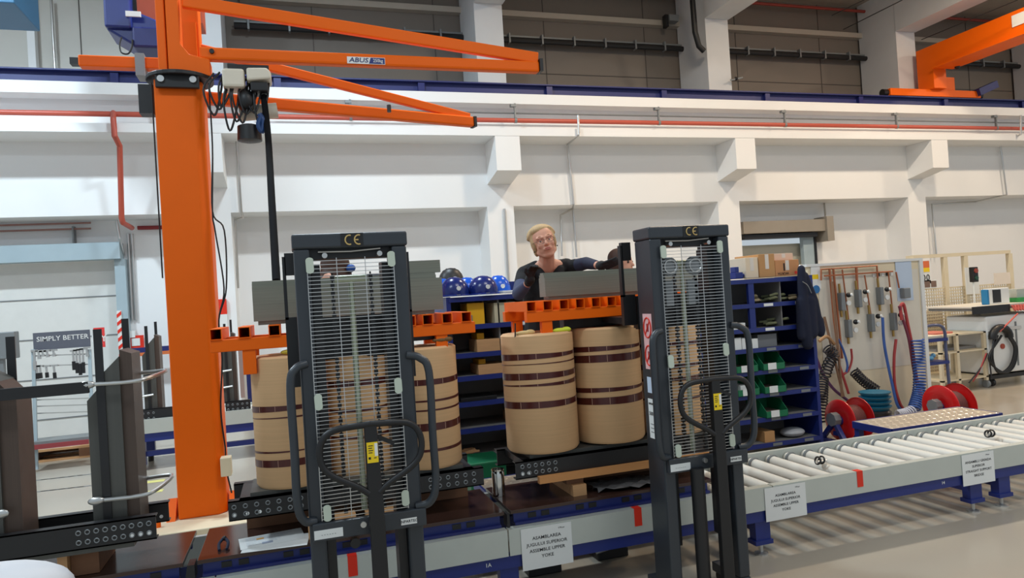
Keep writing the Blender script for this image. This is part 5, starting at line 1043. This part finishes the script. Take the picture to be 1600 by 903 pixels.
q = P(1275, 452, GY-.01); M(t).cyl((q.x, GY-.02, q.z-.0), (q.x, GY-.012, q.z-.0), .045, n=18).build('blue_sign', mat('mandatory_blue', (40, 110, 170), .5), t)
for k in range(5): M(t).box(P(1362+k*7, 429, GY).x, P(1366+k*7, 429, GY).x, GY-.016, GY-.012, P(1370, 432, GY).z, P(1370, 426, GY).z).build('tag', INK if k % 2 else PAPER, t)
for pts, r, m_, lb in (([(1310, 530), (1318, 548), (1324, 570), (1322, 583)], .012, HOSEB, 'thin blue hose hanging under the first regulator'),
    ([(1330, 545), (1331, 562), (1326, 578), (1318, 585)], .012, HOSER, 'short red hose under the lower left regulator'),
    ([(1379, 496), (1382, 540), (1394, 600), (1402, 632), (1412, 642), (1424, 636), (1432, 610)], .016, HOSEB, 'long blue hose looping down to the floor right of the teal bucket'),
    ([(1400, 530), (1397, 560), (1398, 600), (1406, 630), (1414, 641)], .016, HOSER, 'red hose hanging down beside the long blue hose'),
    ([(1409, 500), (1407, 480), (1412, 476), (1418, 505), (1425, 540), (1432, 590), (1442, 625), (1452, 640)], .018, HOSER, 'thick red hose running down the right edge of the gas board'),
    ([(1405, 478), (1410, 496), (1420, 530), (1428, 580), (1438, 620), (1450, 640)], .016, mat('wine_hose', (120, 50, 70), .5), 'wine coloured hose beside the thick red one'),
    ([(1272, 550), (1284, 580), (1300, 605), (1320, 622), (1340, 636), (1366, 652)], .016, mat('purple_hose', (90, 50, 90), .5), 'purple hose crossing over the left hose reel'),
    ([(1312, 572), (1318, 590), (1326, 615)], .014, HOSER, 'short red hose behind the brooms')):
    pl('hose', arc([P(x, y, GY-.13) for x, y in pts], 5), r, m_, lb, 'hose')
for path, r, n_, m_, lb in (([P(1292, 543, GY-.16), P(1302, 555, GY-.16), P(1294, 570, GY-.16), P(1288, 590, GY-.2)], .055, 12, HOSEK, 'dark coiled air hose hanging left of the brooms'),
    ([P(1284, 592, 6.0), P(1283, 620, 5.9), P(1281, 655, 5.8)], .06, 14, HOSEK, 'dark coiled air hose standing beside the shelf end'),
    ([P(1334, 580, GY-.16), P(1350, 596, GY-.18), P(1370, 610, GY-.2)], .05, 12, HOSEK, 'dark coiled air hose sagging over the teal bucket'),
    ([P(1434, 530, GY-.2), P(1436, 570, GY-.2), P(1436, 610, GY-.25), P(1428, 640, GY-.3)], .06, 26, HOSEB, 'blue coiled air hose hanging down beside the red hose'),
    ([P(1402, 648, GY-.3), P(1414, 646, GY-.3), P(1428, 640, GY-.3)], .05, 8, mat('white_coil', (200, 200, 210), .5), 'pale coiled hose lying behind the step platform')):
    M().tube(coilpts(path, r, n_), .009, 6).one('coiled_hose', m_, lb, 'hose', 'coiled air hoses', smooth=True)
for (a, b, c_, lb) in (((1288, 495), (1318, 620), 0, 'wooden broom leaning on the gas board, left one'), ((1300, 440), (1316, 620), 1, 'wooden broom leaning on the gas board, right one')):
    tt = thing('broom', lb, 'broom', P(b[0], b[1], GY-.2), 'brooms on the gas board')
    M(tt).tube([P(a[0], a[1], GY-.08), P(b[0], b[1], GY-.25)], .014, 8).build('handle', mat('broom_wood', (120, 86, 60), .6), tt, True)
    if c_ == 0: M(tt).tube(arc([P(1280, 533, GY-.14), P(1292, 526, GY-.14), P(1304, 538, GY-.14)]), .018, 8).build('brush_fork', mat('tan_fork', (170, 130, 90), .6), tt, True)
    else: q = P(b[0], b[1], GY-.25); M(tt).box(q.x-.12, q.x+.12, GY-.3, GY-.2, .0+.02, .12).build('brush_head', BLACK, tt)
def reel(c, R, lb):
    tt = thing('hose_reel', lb, 'hose reel', (c.x, c.y, 0), 'red hose reels'); c = V(c)
    for dx in (-.1, .12):
        M(tt).lathe([(R*.32, dx-.004), (R*.55, dx-.012 if dx < 0 else dx+.006), (R*.93, dx-.014 if dx < 0 else dx+.01), (R, dx-.004), (R, dx+.004), (R*.93, dx-.006 if dx < 0 else dx+.016), (R*.55, dx+.0), (R*.32, dx+.004)], c, 40, 'x').build('reel_disc', REDP, tt, True)
    h = M(tt); pts = []
    for i in range(180):
        a = i*2*math.pi/18; lay = R*.6; pts.append((c.x-.085+.18*(i/180), c.y+lay*math.cos(a), c.z+lay*math.sin(a)))
    h.tube(pts, .014, 6); h.build('wound_hose', mat('brown_red_hose', (110, 60, 56), .5), tt, True)
    M(tt).cyl((c.x-.1, c.y, c.z), (c.x+.12, c.y, c.z), R*.42).build('drum', REDP, tt, True)
    M(tt).cyl((c.x-.2, c.y, c.z), (c.x-.1, c.y, c.z), .045).build('hub', BLUE, tt, True); M(tt).cyl((c.x-.21, c.y+.0, c.z+.02), (c.x-.14, c.y, c.z+.02), .065, n=8).build('gearbox', GREYM, tt)
    for s in (-1, 1): M(tt).bar((c.x-.17, c.y, c.z), (c.x-.19, c.y+s*.16, .02), .04, .04).build('stand_leg', BLUE, tt)
    M(tt).bar((c.x-.19, c.y-.18, .02), (c.x-.19, c.y+.18, .02), .05, .04).build('stand_foot', BLUE, tt); M(tt).bar((c.x-.17, c.y, .1), (c.x+.15, c.y, .04), .05, .04).build('stand_base', BLUE, tt)
r1 = at(1326, 655, Z=.215)
reel(V((r1.x, r1.y, .215)), .2, 'red hose reel on a blue stand left of the teal bucket')
r2 = at(1482, 634, Z=.24); reel(V((r2.x, r2.y, .24)), .215, 'red hose reel behind the step platform at right')
q = P(1367, 622, 5.95); zq = q.z; g = M(); zb_ = P(1367, 640, 5.95).z
tt = thing('ribbed_bucket', 'teal ribbed bucket stack between the two red hose reels', 'bucket', (q.x, 5.95, zb_-.1))
z1 = P(1367, 611, 5.95).z
prof = [(.0, zb_)]
for k in range(4):
    z = zb_+(z1-zb_)*k/4; h_ = (z1-zb_)/4; prof += [(.125, z), (.135, z+h_*.3), (.155, z+h_*.75), (.157, z+h_*.9), (.13, z+h_)]
prof += [(.12, z1), (.0, z1-.03)]
M(tt).lathe(prof, (q.x, 5.95, 0), 32).build('bucket', TEAL, tt, True)
M(tt).lathe([(0, .0), (.14, 0), (.15, zb_*.9), (.13, zb_), (0, zb_)], (q.x, 5.95, 0), 24).build('black_base', BLACK, tt, True)
# ================================================================ FENCE, CART, TROLLEY, DESK
FYY = 8.0
t = thing('mesh_fence', 'tall cream machine fence with perforated mesh and warning signs', 'fence', (9.5, FYY, 0))
fz = P(1500, 395, FYY).z
xs_ = [P(x, 450, FYY).x for x in (1428, 1478, 1510, 1580)]
for x in xs_: M(t).box(x-.035, x+.035, FYY-.029, FYY+.029, 0, fz-.051).build('post', CREAM, t)
M(t).box(xs_[0], xs_[-1], FYY-.03, FYY+.03, fz-.05, fz).build('top_rail', CREAM, t); M(t).box(xs_[0], xs_[-1], FYY-.02, FYY+.02, .05, .1).build('bottom_rail', CREAM, t)
zm = P(1480, 450, FYY).z
for x in (xs_[0], xs_[1], xs_[2]):
    pass
for a, b in zip(xs_, xs_[1:]):
    g = M(t); x = a+.04
    while x < b-.03: g.box(x, x+.018, FYY-.004, FYY+.0, .1, zm); x += .045
    z = .1
    while z < zm: g.box(a+.03, b-.03, FYY-.008, FYY-.004, z, z+.018); z += .045
    g.build('mesh_panel', CREAM, t)
M(t).box(xs_[0]+.1, xs_[0]+.16, FYY+.1, FYY+.2, 0, fz+.0).build('inner_post', CREAM, t)
q = P(1445, 425, FYY-.05); a = M(t).box(q.x-.08, q.x+.1, FYY-.05, FYY-.04, q.z-.17, q.z+.17).build('safety_sign', PAPER, t)
M(t).box(q.x-.07, q.x+.09, FYY-.053, FYY-.05, q.z+.06, q.z+.16).build('orange_band', mat('orange_sign', (220, 110, 60), .6), a); M(t).box(q.x-.07, q.x+.09, FYY-.053, FYY-.05, q.z-.0, q.z+.06).build('yellow_band', YEL, a)
for k in (0, 1): M(t).tube([(q.x-.03+k*.08+.025*math.cos(u), FYY-.054, q.z-.08+.04*math.sin(u)) for u in [i*math.pi/6 for i in range(12)]], .006, 5, closed=True).build('symbol', INK, a)
q = P(1453, 444, FYY-.05); a = M(t).box(q.x-.14, q.x+.16, FYY-.05, FYY-.04, q.z-.06, q.z+.06).build('photo_sheet', PAPER, t)
for k in (0, 1): M(t).box(q.x-.1+k*.12, q.x-.0+k*.12, FYY-.053, FYY-.05, q.z-.045, q.z+.045).build('photo', mat('brown_photo', (120, 96, 84), .6), a)
q = P(1521, 430, FYY-.06); M(t).box(q.x-.15, q.x+.1, FYY-.06, FYY-.045, q.z-.28, q.z+.12).build('control_panel', MWHITE, t); M(t).box(P(1548, 430, FYY).x, P(1565, 430, FYY).x+.1, FYY-.06, FYY-.045, P(1550, 445, FYY).z, P(1550, 427, FYY).z).build('document_pocket', mat('pale_pocket', (226, 214, 200), .6), t)
M().box(xs_[0]+.2, xs_[1]+.6, 8.6, 9.6, 0, .95).one('machine_block', mat('taupe_machine', (176, 160, 138), .6, var=.2, scale=4), 'taupe machine casing standing behind the cream mesh fence', 'machine', bevel=.02)
q = P(1519, 428, FYY-.15); tt = thing('signal_light', 'small red and green traffic light on a thin pole before the fence', 'signal light', (q.x, FYY-.2, 0)); q = P(1519, 428, FYY-.2)
M(tt).box(q.x-.04, q.x+.05, FYY-.26, FYY-.18, q.z-.12, q.z+.1).build('housing', BLACK, tt, bevel=.01); M(tt).cyl((q.x, FYY-.275, q.z+.045), (q.x, FYY-.26, q.z+.045), .033).build('red_lens', mat('red_lens', (150, 60, 40), .3), tt); M(tt).cyl((q.x, FYY-.275, q.z-.06), (q.x, FYY-.26, q.z-.06), .03).build('green_lens', mat('green_lens', (30, 70, 50), .3), tt)
M(tt).cyl((q.x+.01, FYY-.2, 0.0), (q.x+.01, FYY-.2, q.z-.12), .012, n=8).build('pole', MWHITE, tt)
# blue trolley
tY = 6.45; a0, a1 = P(1434, 520, tY).x, P(1476, 520, tY).x
t = thing('trolley', 'blue two-shelf trolley with a rounded push handle', 'trolley', ((a0+a1)/2, tY, 0)); zt_ = P(1470, 508, tY).z
M(t).tube(arc([(a0, tY, .1), (a0, tY, zt_-.2), (a0+.03, tY, zt_-.04), (a0+.12, tY, zt_), (a1-.08, tY, zt_), (a1, tY, zt_-.08), (a1+.0, tY, zt_-.3), (a1+.02, tY, .1)], 5), .018, 10).build('push_frame', mat('grey_blue_tube', (86, 92, 122), .4), t, True)
z1, z2 = P(1450, 530, tY).z, P(1450, 566, tY).z
for z, m_ in ((z1, BLUE), (z2, BLUE), (.14, GREYM)): M(t).box(a0, a1, tY-.04, tY+.42, z-.035, z).build('shelf', m_, t)
for x in (a0, a1): M(t).box(x-.02, x+.02, tY+.38, tY+.42, .1, z1).build('post', BLUE, t)
for x in (a0, a1):
    for y in (tY, tY+.4): M(t).cyl((x-.015, y, .05), (x+.015, y, .05), .05, n=14).build('caster', BLACK, t, True)
bx('white_tray', a0+.03, a1-.03, tY+.02, tY+.36, z1+.001, z1+.03, mat('cream_tray', (226, 214, 190), .6), 'cream tray on top of the blue trolley', 'tray')
tt = thing('blue_fittings', 'heap of light blue fittings on the lower shelf of the blue trolley', 'fittings', (a0+.2, tY+.1, z2)); tt['kind'] = 'stuff'
for k in range(16): M(tt).ball((a0+.08+random.random()*.26, tY+.03+random.random()*.25, z2+.03+random.random()*.03), .028, 8, 6).build('fitting', mat('light_blue_part', (110, 170, 205), .5), tt, True)
# cream service cart
cY = 7.05; a0, a1 = P(1470, 560, cY).x, P(1539, 560, cY).x
t = thing('service_cart', 'cream tubular service cart with three shelves on casters', 'cart', ((a0+a1)/2, cY, 0)); zt_ = P(1500, 521, cY).z
for x in (a0, a1, (a0+a1)/2-.1):
    for y in (cY, cY+.48):
        if x not in (a0, a1) and y > cY: continue
        M(t).box(x-.02, x+.02, y-.02, y+.02, .1, zt_).build('post', CREAM, t)
for z in (zt_, P(1500, 548, cY).z, .16): M(t).box(a0-.02, a1+.02, cY-.02, cY+.5, z-.02, z).build('shelf', CREAM, t)
for x in (a0, a1):
    for y in (cY, cY+.48): M(t).cyl((x-.015, y, .05), (x+.015, y, .05), .05, n=14).build('caster', GREYM, t, True)
M().box(a0+.05, a1-.02, cY+.1, cY+.5, P(1500, 548, cY).z+.001, P(1500, 548, cY).z+.035).one('dark_tool_tray', SHELFG, 'dark tray with tools on the middle shelf of the cream cart', 'tray')
bx('red_binder', a0-.02, a0+.35, cY+.1, cY+.4, zt_+.001, zt_+.025, mat('faded_red_cover', (206, 120, 104), .6), 'faded red folder on top of the cream cart', 'folder')
for k, (pts, m_) in enumerate((([(1543, 552), (1532, 575), (1514, 598)], HOSEK), ([(1541, 552), (1530, 580), (1520, 596)], HOSER), ([(1545, 555), (1548, 580), (1549, 590)], HOSEK))):
    pl('cart_cable', arc([P(x, y, cY-.06) for x, y in pts], 5), .009, m_, ('black cable hanging in front of the cream cart, left one', 'red cable hanging in front of the cream cart', 'black cable at the right post of the cream cart')[k], 'cable')
# desk and white machine
dY = 7.0; z1 = P(1560, 476, dY).z; z0 = P(1560, 488, dY).z; a0 = P(1518, 480, dY).x
t = thing('work_desk', 'desk top with black front edge above the white cabinet at right', 'desk', (a0+1, dY+.3, 0))
M(t).box(a0, a0+2.4, dY-.0, dY+.75, z1-.02, z1).build('top', mat('pale_desk_top', (216, 212, 200), .5), t); M(t).box(a0, P(1576, 480, dY).x, dY-.02, dY-.001, z0, z1-.004).build('front_edge', BLACK, t)
M(t).box(a0+.05, a0+2.3, dY+.0, dY+.7, z1-.06, z1-.02).build('apron', GREYM, t)
for y in (dY+.68, ): M(t).box(a0+.9, a0+.95, y-.03, y+.03, 0, z1-.02).build('leg', MWHITE, t)
c0 = P(1545, 530, dY+.0).x; zc_ = P(1570, 492, dY+.02).z; zf_ = P(1570, 580, dY+.02).z
t = thing('white_cabinet', 'white wheeled cabinet with black hoses coiled on its front at the right edge', 'cabinet', (c0+.5, dY+.3, 0))
M(t).box(c0, c0+1.1, dY+.02, dY+.62, max(.14, zf_-.02), zc_).build('body', MWHITE, t, bevel=.02); M(t).box(c0+.02, c0+.6, dY+.0, dY+.02, zc_-.2, zc_-.16).build('drawer_pull', mat('pale_grey_pull', (200, 200, 198), .5), t)
M(t).box(c0+.03, c0+1.05, dY+.04, dY+.6, .1, .15).build('plinth', BLACK, t); M(t).box(P(1590, 540, dY).x, P(1590, 540, dY).x+.02, dY+.008, dY+.02, .25, zc_-.1).build('door_seam', GREYM, t)
hc_ = P(1564, 526, dY-.02); M(t).tube([(hc_.x+.15*math.cos(u), dY-.02, hc_.z+.12*math.sin(u)) for u in [math.radians(-10+20*i) for i in range(11)]], .05, 10).build('hose_hook', BLACK, t, True)
for k in range(3): M(t).tube(arc([P(1553+k*6, 524, dY-.03), P(1551-k*3, 560, dY-.04), P(1560+k*4, 582, dY-.04), P(1578+k*3, 572, dY-.04), P(1585+k*2, 545, dY-.03), P(1576+k*2, 526, dY-.03)], 6), .014, 8).build('hanging_hose', BLACK, t, True)
q = P(1568, 541, dY); M(t).cyl((q.x, dY+.005, q.z), (q.x, dY+.02, q.z), .035).build('red_button', mat('rusty_red', (160, 70, 50), .5), t)
for x in (c0+.12, c0+.95):
    M(t).cyl((x-.02, dY+.1, .05), (x+.02, dY+.1, .05), .05).build('caster', BLACK, t, True)
m0 = P(1543, 472, dY+.15); t = thing('test_instrument', 'white and blue boxy instrument with dark screen on the desk', 'instrument', (m0.x+.15, dY+.3, z1))
w_ = P(1578, 470, dY+.15).x-m0.x; h_ = P(1560, 450, dY+.15).z-z1
M(t).box(m0.x+.04, m0.x+w_, dY+.15, dY+.24, z1, z1+h_).build('case', MWHITE, t, bevel=.01); M(t).box(m0.x, m0.x+.04, dY+.15, dY+.24, z1, z1+h_*.95).build('side_handle', mat('cyan_blue_side', (30, 120, 170), .4), t, bevel=.01); M(t).box(m0.x+.1, m0.x+w_*.6, dY+.145, dY+.15, z1+.02, z1+h_-.02).build('screen', BLACK, t)
q = P(1590, 468, dY+.2).x; bx('green_tray', q-.08, q+.4, dY+.1, dY+.4, z1+.001, z1+.06, mat('bright_green', (40, 140, 70), .5), 'green tray at the right end of the desk', 'tray'); bx('glass_case', q-.06, q+.38, dY+.16, dY+.38, z1+.061, z1+.18, mat('grey_glass_case', (180, 184, 176), .2), 'grey transparent case standing in the green tray', 'case')
g = M()
for k in range(9): g.tube(arc([(P(1578, 482, dY).x+k*.05, dY-.03, z1-.02-random.random()*.02), (P(1578, 482, dY).x+k*.05+.03, dY-.05, z1-.09), (P(1578, 482, dY).x+k*.05+.06, dY-.03, z1-.02)]), .014, 6)
g.one('red_straps', mat('coral_strap', (210, 96, 84), .6), 'bunch of coral red straps hanging over the desk edge', 'straps', smooth=True)
pl('red_strap', [P(1590, 490, dY-.06), P(1562, 518, dY-.06)], .01, mat('coral_strap', (210, 96, 84), .6), 'thin coral strap falling from the desk edge to the hose hook', 'strap')
